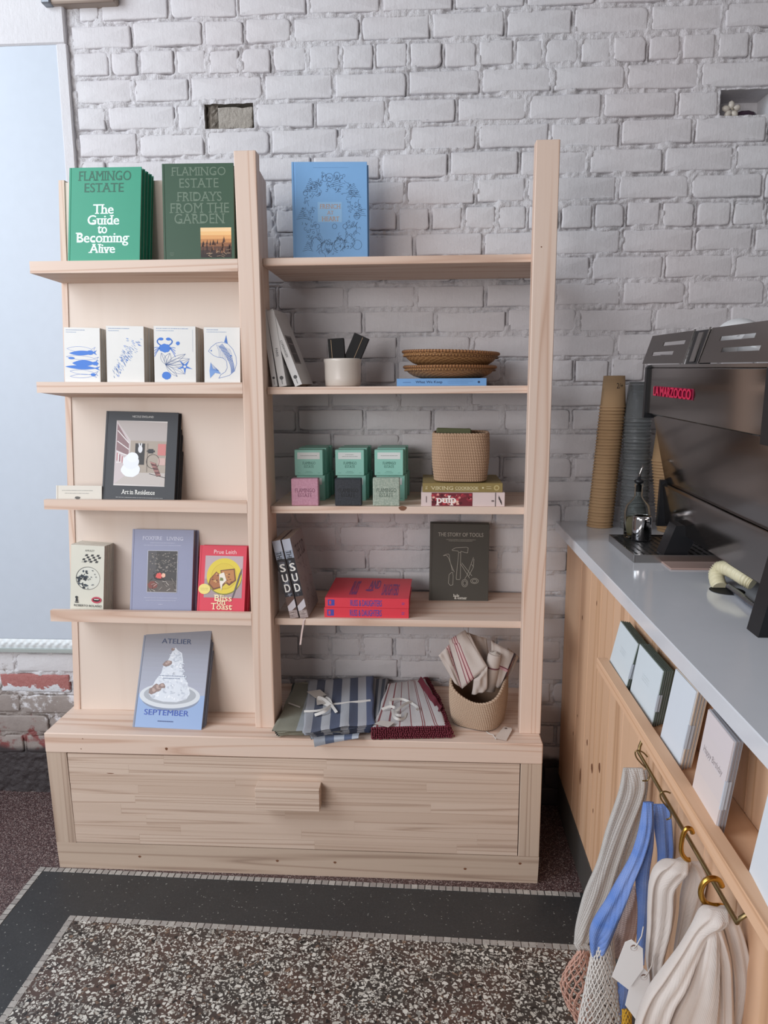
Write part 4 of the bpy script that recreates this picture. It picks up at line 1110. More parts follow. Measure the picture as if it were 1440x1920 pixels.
def basket(label, loc, yaw, rb_, rt_, h, rows, rim=None, grp=None, col=('#c7a88c', '#a98a70'), p=4.0):
    root = empty('jute_basket', loc, rotz(yaw), label, 'basket', grp)
    b = MB(); NU = 240; st = 84
    def sup(a, r):
        c, s_ = math.cos(a), math.sin(a); k = (abs(c) ** p + abs(s_) ** p) ** (-1 / p); return r * k * c, r * k * s_
    def surf(off, amp):
        def f(u, v):
            a = 2 * PI * u; r = rb_ + (rt_ - rb_) * v ** .8 - off + .003 * math.sin(PI * v)
            rp = v * rows; q = abs(math.sin(PI * rp)); sk = math.sin(u * st * 2 * PI + math.floor(rp) * 1.3 + (rp % 1) * 2.4)
            r += amp * (q ** .7) * (.7 + .3 * sk)
            x, y = sup(a, r); hh = h + (rim(a + yaw) if rim else 0)
            return (x, y, .002 + v * hh)
        return f
    def cf(u, v):
        rp = v * rows; sk = math.sin(u * st * 2 * PI + math.floor(rp) * 1.3 + (rp % 1) * 2.4); q = abs(math.sin(PI * rp))
        k = .5 + .5 * sk * q; c1, c2 = hx(col[0]), hx(col[1]); return tuple(c2[i] + (c1[i] - c2[i]) * k for i in range(3)) + (1,)
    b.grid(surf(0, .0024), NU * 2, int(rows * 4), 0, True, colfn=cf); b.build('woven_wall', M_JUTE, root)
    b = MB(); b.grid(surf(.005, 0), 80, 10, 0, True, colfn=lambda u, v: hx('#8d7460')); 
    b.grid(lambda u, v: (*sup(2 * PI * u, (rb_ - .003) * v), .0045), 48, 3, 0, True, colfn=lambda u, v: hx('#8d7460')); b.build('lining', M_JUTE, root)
    b = MB()
    def rimf(u, v):
        a = 2 * PI * u; th = 2 * PI * v; q = .0036 * (1 + .15 * math.sin(a * 60 + th)); hh = h + (rim(a + yaw) if rim else 0)
        x, y = sup(a, rt_ - .0022 + q * math.cos(th)); return (x, y, hh + .001 + q * math.sin(th))
    b.grid(rimf, 240, 8, 0, True, colfn=lambda u, v: hx(col[0]) if math.sin(u * 2 * PI * 60 + v * 6.28) > 0 else hx(col[1])); b.build('rim', M_JUTE, root)
    return root
zb3 = Z3 + tp + tv + .0006
yj = .178; xa, xb = U(812, 850, y=yj - .07).x, U(920.5, 850, y=yj - .07).x; rj = (xb - xa) / 2 * .985
hj = U(860, 816, y=yj - .07).z - zb3
basket('square jute basket on two books, holding olive cloth packs', ((xa + xb) / 2, yj, zb3), -.05, rj * .925, rj, hj, 17, grp='jute baskets', col=('#c2a185', '#9c7c62'))
M_OLIVE = flat('olive_cloth', '#55573a', .8, bump=.3)
for k in range(4):
    root = empty('olive_pack', ((xa + xb) / 2 - rj * .35 + k * .003, yj - rj * .40 + k * .024, zb3 + .006), Matrix.Rotation(.03 - .02 * k, 3, 'Y'), ['front', 'second', 'third', 'rear'][k] + ' olive cloth pack standing in the jute basket', 'cloth pack', 'olive cloth packs in the jute basket')
    b = MB(); b.box(-.042, .046, -.009, .009, 0, hj + .009 - .002 * k, .003); b.build('folded_cloth', M_OLIVE, root)
    b = MB(); b.box(-.0425, .0465, -.0095, .0095, hj - .006, hj - .002); b.build('band', flat('dark_olive_band', '#3f412c', .7), root)
# fourth shelf
def sud_sp(a):
    a.rect(0, 0, 1, .14, '#b9bfce'); a.rect(0, .14, 1, .24, '#9aa3b4'); a.text('THE', .15, .145, .75, .26, '#1b1b1f', False, .02, down=True)
    a.rect(0, .24, 1, .72, '#26242a')
    for i in range(22): a.poly([(a.r.uniform(0, .7), v := a.r.uniform(.25, .7)), (a.r.uniform(.3, 1), v + .01), (a.r.uniform(.2, .9), v + .04)], a.r.choice(['#57565f', '#7a7f8c', '#3b3238']), i % 5 == 0)
    for ch, v in (('S', .30), ('U', .43), ('D', .56)): a.text(ch, .16, v, .86, v + .10, '#eceae6', False, .03)
    a.rect(0, .72, 1, .90, '#5f4840'); a.poly([(0, .84), (1, .76), (1, .86), (.4, .90), (0, .90)], '#c9c3c9'); a.rect(0, .90, 1, 1, '#a2918e')
    for i in range(20): a.line([(a.r.random() * .9, v := a.r.uniform(.905, .99)), (a.r.random() * .9, v + .005)], .0008, a.r.choice(['#d4c8c3', '#7d6c68']))
def sud_side(a):
    for i in range(46):
        u, v = a.r.uniform(.1, .9), a.r.uniform(.05, .9); a.line([(u, v), (u + a.r.uniform(-.1, .1), v + a.r.uniform(-.05, .05)), (u + a.r.uniform(-.1, .1), v + a.r.uniform(-.06, .06))], .001, a.r.choice(['#5b5356', '#7d7478']))
    a.text('THE SUD', .2, .12, .9, .3, '#4a4447', True)
ys_ = U(548, 1160, z=Z4).y
spine_book('thick photo spined book standing at an angle against the middle post', 544.8, 1160, ys_, Z4, .205, -.03, .0215, .145, .208, flat('sud_cover', '#a19a9b', .5), sud_sp, sud_side, group='leaning photo spined books', seed=3)
spine_book('thick photo spined book with ribbon marker, right one of the leaning pair', 563.3, 1160, ys_ + .002, Z4, .205, -.03, .0215, .145, .212, flat('sud_cover2', '#a19a9b', .5), sud_sp, sud_side, group='leaning photo spined books', seed=4)
b = MB(); pts = [U(573, 1158, y=ys_ + .02) + Vector((0, 0, .003)), U(572, 1160, y=.0905), U(569.5, 1164, y=.0865), U(566, 1185, y=.0862), U(563, 1209, y=.085)]
pts[1].z = Z4 + .0006
for i in range(len(pts) - 1):
    p, q = pts[i], pts[i + 1]; d = Vector((.0022, 0, 0)); b.add([p - d, p + d, q + d, q - d, p - d + Vector((0, .0004, 0)), p + d + Vector((0, .0004, 0)), q + d + Vector((0, .0004, 0)), q - d + Vector((0, .0004, 0))], [(0, 1, 2, 3), (7, 6, 5, 4)])
tag(b.build('ribbon', flat('pale_ribbon', '#d9c3bd', .7)), 'pale ribbon marker hanging over the fourth shelf edge from the leaning books', 'ribbon')
red = '#d93a4c'
M_REDC = flat('red_cover', '#dd3c4c', .45, var=.02)
def a_rd(a):
    b_ = '#4a4aa0'
    a.rect(.035, .18, .115, .82, b_); a.rect(.05, .3, .075, .7, red); a.text('RUSS & DAUGHTERS', .305, .17, .68, .83, b_, False, .02)
    a.rect(.915, .4, .95, .45, b_); a.rect(.915, .55, .945, .6, b_)
def a_rdt(a):
    b_ = '#7d3a7a'
    a.text('RUSS', .27, .15, .36, .85, b_, False, .04); a.text('AND', .48, .12, .62, .55, b_, False, .04); a.text('DAUGHTERS', .66, .3, .86, .85, b_, False, .03); a.ell(.5, .62, .05, .05, b_)
yr = U(690, 1158.5, z=Z4).y; t1 = U(690, 1140, y=yr).z - Z4
flat_book('bright red book with blue spine lettering, lower of two', 608, 766.5, 1150, yr, Z4, t1 - .0004, .20, .0, M_REDC, a_rd, group='red books with blue lettering')
yr2 = yr + .003; t2 = U(690, 1121.5, y=yr2).z - Z4 - t1
flat_book('bright red book with blue spine lettering, upper of two', 609.3, 766.8, 1130, yr2, Z4 + t1, t2, .20, -.02, M_REDC, a_rd, top_art=a_rdt, group='red books with blue lettering')

# ================================================================== CLOTHS AND BASKET ON THE BENCH
def cr(P, n):
    o = []
    for i in range(len(P) - 1):
        p0, p1, p2, p3 = P[max(i - 1, 0)], P[i], P[i + 1], P[min(i + 2, len(P) - 1)]
        for k in range(n):
            t = k / n; o.append(.5 * ((2 * p1) + (p2 - p0) * t + (2 * p0 - 5 * p1 + 4 * p2 - p3) * t * t + (3 * p1 - p0 - 3 * p2 + p3) * t ** 3))
    return o + [P[-1]]
def cloth_mat(name, scale=900):
    t = NT(name); a_ = t.n('ShaderNodeAttribute', attribute_name='Col'); o = t.obj()
    n = t.noise(o, 700, 2, .6); w1 = t.noise(t.mapv(o, (60, 900, 900)), 1, 2); w2 = t.noise(t.mapv(o, (900, 60, 60)), 1, 2)
    t.bump(t.math('ADD', t.math('ADD', n, w1), w2), .35, .0012)
    c = t.mix(t.math('MULTIPLY', n, .22), a_.outputs['Color'], hx('#57504e'))
    return t.out(c, .9)
M_CLOTH = cloth_mat('woven_cloth')
def slab(c4, th, colf, sag=0, wav=0, seed=1, nu=40, nv=26, hem=None):
    """a folded cloth layer over four corners (back left, back right, front right, front left): soft edge all round"""
    r = random.Random(seed); ph = [r.uniform(0, 6.28) for _ in range(6)]
    bl, br_, fr, fl_ = [Vector(p) for p in c4]
    def P(u, v, side):
        p = (bl * (1 - u) + br_ * u) * (1 - v) + (fl_ * (1 - u) + fr * u) * v
        w_ = wav * (math.sin(5 * u + ph[0] + 3 * v) + .6 * math.sin(11 * u + ph[1]) * v + .5 * math.sin(9 * v + ph[2]) + .35 * math.sin(23 * u + 4 * v + ph[4]))
        e = min(u, 1 - u, v, 1 - v); rd = min(e / .03, 1); prof = math.sqrt(max(1 - (1 - rd) ** 2, 0))
        z = w_ + (sag * math.sin(PI * u) * math.sin(PI * v)) + side * th / 2 * prof
        edge = .0016 * math.sin(17 * u + ph[3] + 13 * v)
        return (p.x + (edge if e < .02 else 0), p.y + (edge if e < .02 else 0), p.z + z)
    m = MB(); m.grid(lambda u, v: P(u, v, 1), nu, nv, 0, True, colfn=colf); m.grid(lambda u, v: P(u, v, -1), nu, nv, 0, True, colfn=colf)
    return m
def stripes(cols, edges):
    def f(u, v):
        for k, e in enumerate(edges):
            if u < e: return hx(cols[k % len(cols)])
        return hx(cols[len(edges) % len(cols)])
    return f
def bench(px, py, h): return U(px, py, z=HB + h)
# grey green pack at the left
root = empty('folded_towels', (0, 0, 0), label='grey green folded cloth pack beside the middle post', cat='towel', group='tied cloth packs on the bench')
gg = stripes(['#8b8a7c', '#a3a9ae', '#97988c', '#b1b7bf', '#8f9190'], [.34, .5, .62, .80])
for k in range(5):
    h = .004 + .0045 * k; d = (4 - k) * .8
    q = [bench(553 - d, 1281, h), bench(640, 1279, h), bench(640, 1374, h), bench(510 + 6 * (4 - k) * .5, 1371 + (4 - k) * 2.4, h)]
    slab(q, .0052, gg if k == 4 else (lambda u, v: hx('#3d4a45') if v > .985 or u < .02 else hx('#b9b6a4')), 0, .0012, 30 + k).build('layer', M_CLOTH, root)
m = MB(); a_, b_ = bench(541, 1318, .0285), bench(563, 1326, .0285)
m.add([a_ - Vector((0, .004, 0)), b_ - Vector((0, .004, 0)), b_ + Vector((0, .004, 0)), a_ + Vector((0, .004, 0))], [(0, 1, 2, 3)]); m.build('tape', flat('cotton_tape', '#c3bfb9', .8), root)
# second blue pack peeking out behind
root = empty('folded_towels', (0, 0, 0), label='dark striped cloth pack half hidden between blue striped and red edged cloths', cat='towel', group='tied cloth packs on the bench')
dk = stripes(['#454b58', '#8e8f93'], [.2, .38, .55, .72, .86])
for k in range(3):
    h = .006 + .009 * k
    q = [bench(692, 1273, h), bench(728, 1272, h), bench(716, 1345, h), bench(690, 1356, h)]
    slab(q, .009, dk, 0, .001, 50 + k, 24, 20).build('layer', M_CLOTH, root)
# blue and white striped pack
root = empty('folded_towels', (0, 0, 0), label='wide blue and white striped cloth pack tied with a white bow', cat='towel', group='tied cloth packs on the bench')
bs = stripes(['#a9acb4', '#5c6478', '#b6b9c0', '#566079', '#b8bcc4', '#545d74', '#b9bcc5', '#5f6b8c'], [.12, .25, .38, .51, .635, .76, .89])
top_h = .034
for k in range(6):
    h = .008 + .0052 * k; s_ = 5 - k
    q = [bench(581 - s_, 1276, h), bench(699, 1268.5 + s_ * .5, h), bench(702 - s_ * 1.5, 1357 + s_ * 3.2, h), bench(566 + s_ * 3.6, 1376 + s_ * 1.8, h)]
    slab(q, .0060, bs, .001, .0014 if k < 5 else .002, 60 + k, 64, 30).build('layer', M_CLOTH, root)
# a loose corner that falls over the front of the bench
def flap(u, v):
    a0 = bench(588 + 86 * u, 1378 + 2 * math.sin(3 * u) - 4 * u, .014); b0 = U(590 + 82 * u, 1401 - 17 * u ** .8, y=-.013 - .004 * u)
    p = a0 * (1 - v) + b0 * v; return (p.x, p.y - .007 * math.sin(PI * v), p.z + .004 * math.sin(PI * v))
m = MB(); m.grid(flap, 40, 10, 0, True, colfn=stripes(['#aab1bd', '#5f6c86', '#b0b7c3', '#5a6783', '#b3bac6'], [.24, .45, .68, .86])); m.build('loose_corner', M_CLOTH, root)
M_TAPE = flat('white_tape', '#d6d3cf', .8)
def ribbon(pts, w_, name='ribbon', par=None, mat=None):
    m = MB(); pts = cr([Vector(p) for p in pts], 5); o = Vector((0, 0, .0006)); N_ = []
    for i in range(len(pts)):
        d = (pts[min(i + 1, len(pts) - 1)] - pts[max(i - 1, 0)]).normalized(); n = d.cross(Vector((.1, -.75, .65))); n = n.normalized() if n.length > 1e-4 else Vector((1, 0, 0)); N_.append(n * w_ / 2 if not N_ or n.dot(N_[-1]) > 0 else -n * w_ / 2)
    for i in range(len(pts) - 1):
        p, q = pts[i], pts[i + 1]; n = N_[i]; n2_ = N_[i + 1]
        m.add([p - n, p + n, q + n2_, q - n2_, p - n + o, p + n + o, q + n2_ + o, q - n2_ + o], [(0, 3, 2, 1), (4, 5, 6, 7), (0, 1, 5, 4), (2, 3, 7, 6), (1, 2, 6, 5), (3, 0, 4, 7)])
    return m.build(name, mat or M_TAPE, par)
h2 = top_h + .0045
ribbon([bench(570, 1334, h2), bench(600, 1332, h2), bench(624, 1321, h2)], .0055, par=root)
ribbon([bench(624, 1321, h2), bench(660, 1317, h2 + .001), bench(695, 1313.5, h2)], .0055, par=root)
for pts in ([(621, 1322), (612, 1332), (602, 1337), (590, 1341)], [(620, 1320), (627, 1330), (631, 1336)], [(620, 1322), (608, 1312), (597, 1308), (602, 1316), (619, 1324)], [(621, 1320), (617, 1312), (610, 1308)]):
    ribbon([bench(x, y, h2 + .004 + .004 * math.sin(i * 1.4)) for i, (x, y) in enumerate(pts)], .0075, par=root)
def card_tag(name, pts, mat, par=None, hole=None, up=Vector((0, -.3, .9)), th=.0006, **kw):
    m = MB(); pts = [Vector(p) for p in pts]; n = len(pts); nn = up.normalized() * th
    m.add([p for p in pts] + [p + nn for p in pts], [tuple(range(n))[::-1], tuple(range(n, 2 * n))] + [(i, (i + 1) % n, n + (i + 1) % n, n + i) for i in range(n)])
    return m.build(name, mat, par)
M_CARD = flat('card_stock', '#c9c2bb', .8)
card_tag('tag', [bench(575, 1297, h2 + .002), bench(600, 1293, h2 + .004), bench(612, 1303, h2 + .004), bench(592, 1309, h2 + .002)], M_CARD, root)
card_tag('tag', [bench(593, 1309, h2 + .001), bench(606, 1305, h2 + .003), bench(616, 1318, h2 + .003), bench(594, 1322, h2 + .001)], M_CARD, root)
# napkins with a crocheted maroon edge
root = empty('folded_napkins', (0, 0, 0), label='white napkins with red pinstripes and a crocheted maroon edge, tied in a pile', cat='napkin', group='tied cloth packs on the bench')
pin = lambda u, v: hx('#8f5357') if (abs(((u - .03) * 6.3) % 1 - .10) < .035 or abs(((u - .03) * 6.3) % 1 - .24) < .035) else hx('#cfcbcc')
M_MAR = flat('maroon_crochet', '#6c2433', .85, bump=.8, bs=700)
nap_h = .030
for k in range(6):
    h = .004 + .0048 * k; s_ = 5 - k; jj = random.Random(k).uniform(-2, 2)
    q = [bench(728, 1283, h), bench(797 + jj, 1272, h), bench(838 + s_ * 1.2 + jj, 1362 + s_ * 3.6, h), bench(698, 1365 + s_ * 3.6, h)]
    slab(q, .0052, pin if k == 5 else (lambda u, v: hx('#b9a6a6')), 0, .0012, 80 + k, 70, 24).build('layer', M_CLOTH, root)
    m = MB(); rr = random.Random(90 + k)    # the scalloped edge: knots and picots along the right and front sides
    def bead(p, r_): m.lathe([(0, -r_), (r_ * .8, -r_ * .55), (r_, 0), (r_ * .8, r_ * .55), (0, r_)], 6, p)
    fr, br_, fl_ = q[2], q[1], q[3]
    for t in [i / 30 for i in range(31)]:      # two rows of shells down the right side
        p = br_.lerp(fr, t) + Vector((.0035 * math.sin(t * 5), 0, .001)); bead(p, .0038); bead(p + Vector((.0055 + rr.uniform(-.001, .001), rr.uniform(-.001, .001), rr.uniform(-.001, .001))), .0030)
        if t > .35: bead(p + Vector((.0105 + rr.uniform(-.001, .001), .001, -.001)), .0028)
    for t in [i / 34 for i in range(35)]:
        p = fr.lerp(fl_, t) + Vector((0, -.0005, rr.uniform(-.0005, .0005))); bead(p, .0034); bead(p + Vector((rr.uniform(-.001, .001), -.0042, rr.uniform(-.001, .001))), .0026)
    tag(m.build('crochet_edge', M_MAR, root), kind='stuff')
m = MB()      # the turned up back corner
def curl(u, v):
    p = bench(789 + 40 * u - 6 * v, 1268 + 58 * u + 10 * v, nap_h + .014 * (1 - u) * (1 - v) + .003); return (p.x, p.y, p.z + .002 * math.sin(20 * u))
m.grid(curl, 26, 4, 0, False); m.build('turned_corner', M_MAR, root)
h3 = nap_h + .0035
for pts in ([(716, 1330), (731, 1325), (740, 1327)], [(733, 1323), (732, 1314), (742, 1311), (757, 1312), (772, 1319), (783, 1327), (781, 1332)], [(742, 1336), (750, 1327), (762, 1319), (774, 1316)],
            [(735, 1330), (739, 1344), (748, 1349), (758, 1346), (761, 1336)], [(742, 1330), (743, 1340), (752, 1342)]):
    ribbon([bench(x, y, h3 + .003 + .004 * math.sin(i * 1.3)) for i, (x, y) in enumerate(pts)], .0065, par=root)
card_tag('tag', [bench(702, 1357, h3 + .003), bench(714, 1351, h3 + .004), bench(741, 1354, h3 + .003), bench(728, 1364, h3 + .001)], M_CARD, root)
# the basket with rolled towels
def rimf_(a):   # dips towards the front, high at left and right
    return -.026 * max(0, math.cos(a + PI / 2 + .15)) ** 1.2 + .008 * math.cos(2 * a + .3)
cb = bench(897, 1366, 0); cb = Vector((cb.x, cb.y, HB + .0004))
basket('rounded jute basket of rolled towels at the right end of the bench', (cb.x + .003, cb.y + .052, HB + .0004), -.42, .062, .0695, .108, 17, rim=rimf_, grp='jute baskets', col=('#cdb49c', '#a78d78'), p=3.2)
bx, by = cb.x + .003, cb.y + .052
def panel(name, pts, dep, colf, par, bulge=.006, seed=1, th=.005, nu=26, nv=34, wav=.0016):
    """a fold of cloth: pts px corners tl, tr, br, bl with a y for each"""
    q = [U(p[0], p[1], y=y) for p, y in zip(pts, dep)]; r = random.Random(seed); ph = [r.uniform(0, 6) for _ in range(4)]
    nrm = (q[1] - q[0]).cross(q[3] - q[0]).normalized()
    if nrm.y > 0: nrm = -nrm
    def P(u, v, side):
        p = q[0].lerp(q[1], u).lerp(q[3].lerp(q[2], u), v); e = min(u, 1 - u, v, 1 - v); k = math.sqrt(max(1 - (1 - min(e / .08, 1)) ** 2, 0))
        return p + nrm * (side * th * k + bulge * math.sin(PI * u) * (.5 + .5 * v) + wav * math.sin(9 * u + 4 * v + ph[0]) + wav * .7 * math.sin(15 * u - 6 * v + ph[1]))
    m = MB(); m.grid(lambda u, v: P(u, v, 1), nu, nv, 0, True, colfn=colf); m.grid(lambda u, v: P(u, v, -1), nu, nv, 0, True, colfn=colf)
    return m.build(name, M_CLOTH, par)
lin_c = '#c3b6ae'
plain = lambda u, v: hx(lin_c)
def redband(u0, w_, c2='#8a4a54'):
    def f(u, v):
        x = u - u0 - .05 * math.sin(v * 2.2)
        if abs(x) < w_ * .28: return hx('#7d3946')
        if abs(x) < w_: return hx('#cdaaa6')
        if abs(abs(x) - w_ * 1.5) < .02: return hx(c2)
        return hx(lin_c)
    return f
yf_ = by - .040
t1 = empty('rolled_towel', (bx - .02, by - .02, HB + .01), label='large cream towel with one dark red stripe at the front of the basket', cat='towel', group='cream towels in the jute basket')
def child_at(o, p): o.location = -Vector(p.location); return o
child_at(panel('cloth_fold', [(841, 1200), (872, 1181), (914, 1250), (866, 1292)], [by + .01, by + .01, yf_, yf_ + .008], redband(.33, .075), t1, .010, 3, .006), t1)
child_at(panel('cloth_fold', [(889, 1275), (914, 1249), (913, 1292), (884, 1302)], [yf_ - .006, yf_ - .004, yf_, yf_ + .004], plain, t1, .006, 5, .005, 16, 14), t1)
child_at(panel('cloth_fold', [(866, 1184), (880, 1188), (914, 1250), (890, 1290)], [by + .012, by + .012, yf_ + .004, yf_ + .006], plain, t1, .006, 6, .007, 16, 26), t1)
t2 = empty('rolled_towel', (bx - .035, by, HB + .01), label='cream towel with frayed corner leaning out at the left of the basket', cat='towel', group='cream towels in the jute basket')
child_at(panel('cloth_fold', [(822, 1229), (842, 1208), (866, 1290), (852, 1281)], [by - .005, by + .002, yf_ + .018, yf_ + .018], redband(.9, .09), t2, .004, 8, .0045), t2)
t3 = empty('rolled_towel', (bx + .015, by, HB + .01), label='tightly rolled cream towel showing its spiral end', cat='towel', group='cream towels in the jute basket')
m = MB(); e0, e1 = U(928, 1226, y=by - .012), U(914, 1292, y=by - .014); ax = (e0 - e1).normalized()
sx_ = ax.cross(Vector((0, 1, 0))).normalized(); sy_ = ax.cross(sx_)
rr_ = .0175
m.tube([e1, e1.lerp(e0, .5), e0 - ax * .004, e0], [rr_ * 1.15, rr_ * 1.05, rr_, rr_ * .9], 24); 
for f_ in range(len(m.c)): m.c[f_] = hx(lin_c)
o = m.build('roll', M_CLOTH, t3); child_at(o, t3)
m = MB(); pts = []
for i in range(70):
    a = i * .34; q = .0025 + (rr_ * .93 - .0025) * i / 69; pts.append(e0 + ax * (.0015 + .004 * (1 - i / 69)) + sx_ * q * math.cos(a) + sy_ * q * math.sin(a))
m.tube(pts, .0011, 5)
for f_ in range(len(m.c)): m.c[f_] = hx('#d6cbc2')
child_at(m.build('spiral_end', M_CLOTH, t3), t3)
m = MB(); m.tube([e1.lerp(e0, .62), e1.lerp(e0, .66)], [rr_ * 1.09, rr_ * 1.08], 24, cap=False)
for f_ in range(len(m.c)): m.c[f_] = hx('#7a4a50')
child_at(m.build('woven_line', M_CLOTH, t3), t3)
t4 = empty('rolled_towel', (bx + .04, by, HB + .01), label='cream towel with crossing dark lines leaning to the right post', cat='towel', group='cream towels in the jute basket')
cross = lambda u, v: hx('#7a3f4c') if abs(v - .46) < .022 else hx('#c79ca0') if abs(v - .51) < .03 else hx('#4b3f48') if abs(v - .38) < .012 or u > .93 else hx(lin_c)
child_at(panel('cloth_fold', [(921, 1202), (967, 1226), (937, 1290), (922, 1286)], [by + .012, by + .006, by - .015, by - .012], cross, t4, .006, 11, .006), t4)
t5 = empty('rolled_towel', (bx + .02, by + .03, HB + .01), label='shadowed cream towel at the back of the basket', cat='towel', group='cream towels in the jute basket')
child_at(panel('cloth_fold', [(876, 1186), (912, 1197), (925, 1280), (890, 1280)], [by + .035, by + .035, by + .02, by + .02], plain, t5, .004, 12, .006), t5)
t6 = empty('rolled_towel', (bx + .05, by + .02, HB + .01), label='striped cream towel wedged behind the crossing lines towel by the post', cat='towel', group='cream towels in the jute basket')
child_at(panel('cloth_fold', [(952, 1214), (973, 1232), (955, 1268), (935, 1282)], [by + .03, by + .03, by + .02, by + .015], redband(.5, .12, '#5b4650'), t6, .004, 13, .005), t6)
# paper tag lying in front of the basket
tg = empty('paper_tag', bench(935, 1380, .001), label='small cream paper tag with a string, lying right of the jute basket', cat='tag')
L0 = Vector(tg.location)
o = card_tag('card', [bench(927, 1384, .002) - L0, bench(945, 1362, .006) - L0, bench(959, 1365, .006) - L0, bench(960, 1369, .006) - L0, bench(949.5, 1389, .002) - L0], flat('tag_card', '#d3c5bb', .8), tg)
m = MB(); c0 = bench(948.5, 1365.5, .0072) - L0; m.add([(c0.x + .0035 * math.cos(k), c0.y + .0035 * math.sin(k), c0.z) for k in [i * PI / 5 for i in range(10)]], [tuple(range(10))]); m.build('eyelet', flat('tag_eyelet', '#6d5850', .6), tg)
m = MB(); m.tube([bench(x, y, .002) - L0 for x, y in ((912, 1372), (918, 1376), (925, 1378), (930, 1386))], .0011, 5); m.build('string', M_TAPE, tg)

# ================================================================== COUNTER
CX = 1.354; ZT = .886; PX = 1.390
M_QUARTZ = flat('grey_white_quartz', '#d0d2d8', .10, var=.02)
wt = empty('worktop', (1.78, -.6, .8586), label='pale grey polished stone worktop with a square front edge', cat='worktop')
m = MB(); m.box(CX - 1.78, .95, -1.6 + .6, D + .6 - .004, 0, ZT - .8586, .0015); m.build('slab', M_QUARTZ, wt)
cb_ = empty('counter', (PX, -.6, 0), label='knotty fir plank counter front running under the stone worktop', cat='counter')
edges = [D - .004] + [.1535 - .11 * k for k in range(0, 17)]
edges = [e for e in edges if e < D]
for a, b in zip(edges, edges[1:]):
    m = MB(); m.box(0, .018, -(a - b) / 2 + .0006, (a - b) / 2 - .0006, -.374, .374, .0012); m.build('plank', W_CZ, cb_, loc=(.0, (a + b) / 2 + .6, .4845))
m = MB(); m.box(.018, .80, -1.0, .95, .0, .8580); m.build('carcass', W_CZ, cb_)
m = MB(); m.box(-.001, .018, -1.0, .95, .0, .109, .001); m.build('plinth', flat('dark_plinth', '#4d4a47', .5), cb_)
rk = random.Random(8)
def cknot(px, py, ry, rz):
    p = U(px, py, x=PX); m = MB(); m.add([(-.0004, ry * math.cos(a), rz * math.sin(a) * (1 + .2 * math.cos(3 * a))) for a in [2 * PI * k / 12 for k in range(12)]][::-1], [tuple(range(12))])
    o = m.build('knot', KNOT, cb_); o.location = p - Vector(cb_.location)
for px, py, ry, rz in ((1119, 1131, .003, .006), (1092, 1158, .004, .006), (1101, 1392, .005, .008), (1110, 1440, .009, .012), (1088, 1455, .006, .022), (1124, 1439, .008, .012), (1083, 1342, .003, .004), (1075, 1375, .003, .006), (1098, 1640, .003, .004), (1112, 1520, .003, .006)): cknot(px, py, ry, rz)
# card ledge
lx0, lx1, lz0, lz1, ly = 1.318, 1.338, .7265, .7475, -.341
lg = empty('card_ledge', (lx0, ly, lz0), label='fir rail ledge fixed along the counter front, holding greeting cards', cat='shelf')
m = MB(); m.box(0, lx1 - lx0, -1.15, 0, 0, lz1 - lz0, .001); m.build('lip', W_CY, lg)
m = MB(); m.box(lx1 - lx0, PX - lx0 - .0005, -1.15, 0, 0, .008, .0005); m.build('tray', W_CY, lg)
def card(label, c, xp, n, col, art=None, backs=None, group=None, edge=None, tk=.0022, gap=.0012):
    """cards face the room (-x) and lean on the counter"""
    zb = lz0 + .0085
    tl, tr, br_, bl = c
    def unpack(p):
        x, y, W, H, yaw, ln = p
        X = Vector((math.cos(yaw), math.sin(yaw), 0)); N0 = Vector((-math.sin(yaw), math.cos(yaw), 0)); Z = Vector((0, 0, 1))
        return Vector((x, y, lz1)), X, N0 * math.cos(ln) - Z * math.sin(ln), Z * math.cos(ln) + N0 * math.sin(ln), W, H
    def res(p):
        O, X, N, Z, W, H = unpack(p); r = []
        for q, px in ((O + Z * H, tl), (O + X * W + Z * H, tr), (O + X * W, br_), (O, bl)):
            a = PR(q); r += [(a[0] - px[0]) * .6, (a[1] - px[1]) * .6]
        return np.array(r + [(p[0] - xp) / .002, (p[4] + PI / 2) / .04, (p[5] - .10) / .05])
    b = U(*bl, x=xp); e = U(*br_, x=xp); t = U(*tl, x=xp + .01)
    p = np.array([xp, b.y, abs(e.y - b.y), t.z - b.z, -PI / 2, .10]); lam = 1e-2; r = res(p)
    for _ in range(30):
        J = np.stack([(res(p + np.eye(6)[i] * 1e-5) - r) / 1e-5 for i in range(6)], 1); A = J.T @ J
        d = np.linalg.solve(A + lam * np.diag(np.diag(A)), -J.T @ r); r2 = res(p + d)
        if r2 @ r2 < r @ r: p = p + d; r = r2; lam /= 3
        else: lam *= 4
    O, X, N, Z, W, H = unpack(p); R = Matrix((X, N, Z)).transposed(); ext = lz1 - zb
    O = O - Z * ext
    ords = ['', 'second', 'third', 'fourth', 'fifth', 'sixth']
    for k in range(n):
        lab = label if k == 0 else f'{ords[k]} card back {backs}'
        o = empty('greeting_card', O + N * (tk + gap) * k - X * (.003 * k) - Z * .0006 * k, R, lab, 'card', group)
        m = MB(); m.box(0, W, 0, tk * .5, 0, H + ext); m.build('card', flat('card_' + col.strip('#'), col, .6, var=.01) if not hasattr(card, col) else getattr(card, col), o)
        if not hasattr(card, col): setattr(card, col, o.children[0].data.materials[0])
        if edge:
            m = MB(); m.box(-.0005, W + .0012, tk * .5, tk, -.0, H + ext + .0012); m.build('envelope', edge, o)
        if edge and k < 2:
            m = MB(); m.box(W - .001, W + .0016, -.0005, tk, (H + ext) * .28, (H + ext) * .58); m.build('paper_band', flat('band', '#cfd6da', .7) if k + n == 99 else M_BOARD, o)
        if k == 0 and art: a = Art(W, H, 2); art(a); a.move(lambda x, y, z: (x, y, z + ext)).build(o)
M_GREEN = flat('green_envelope', '#48564a', .7)
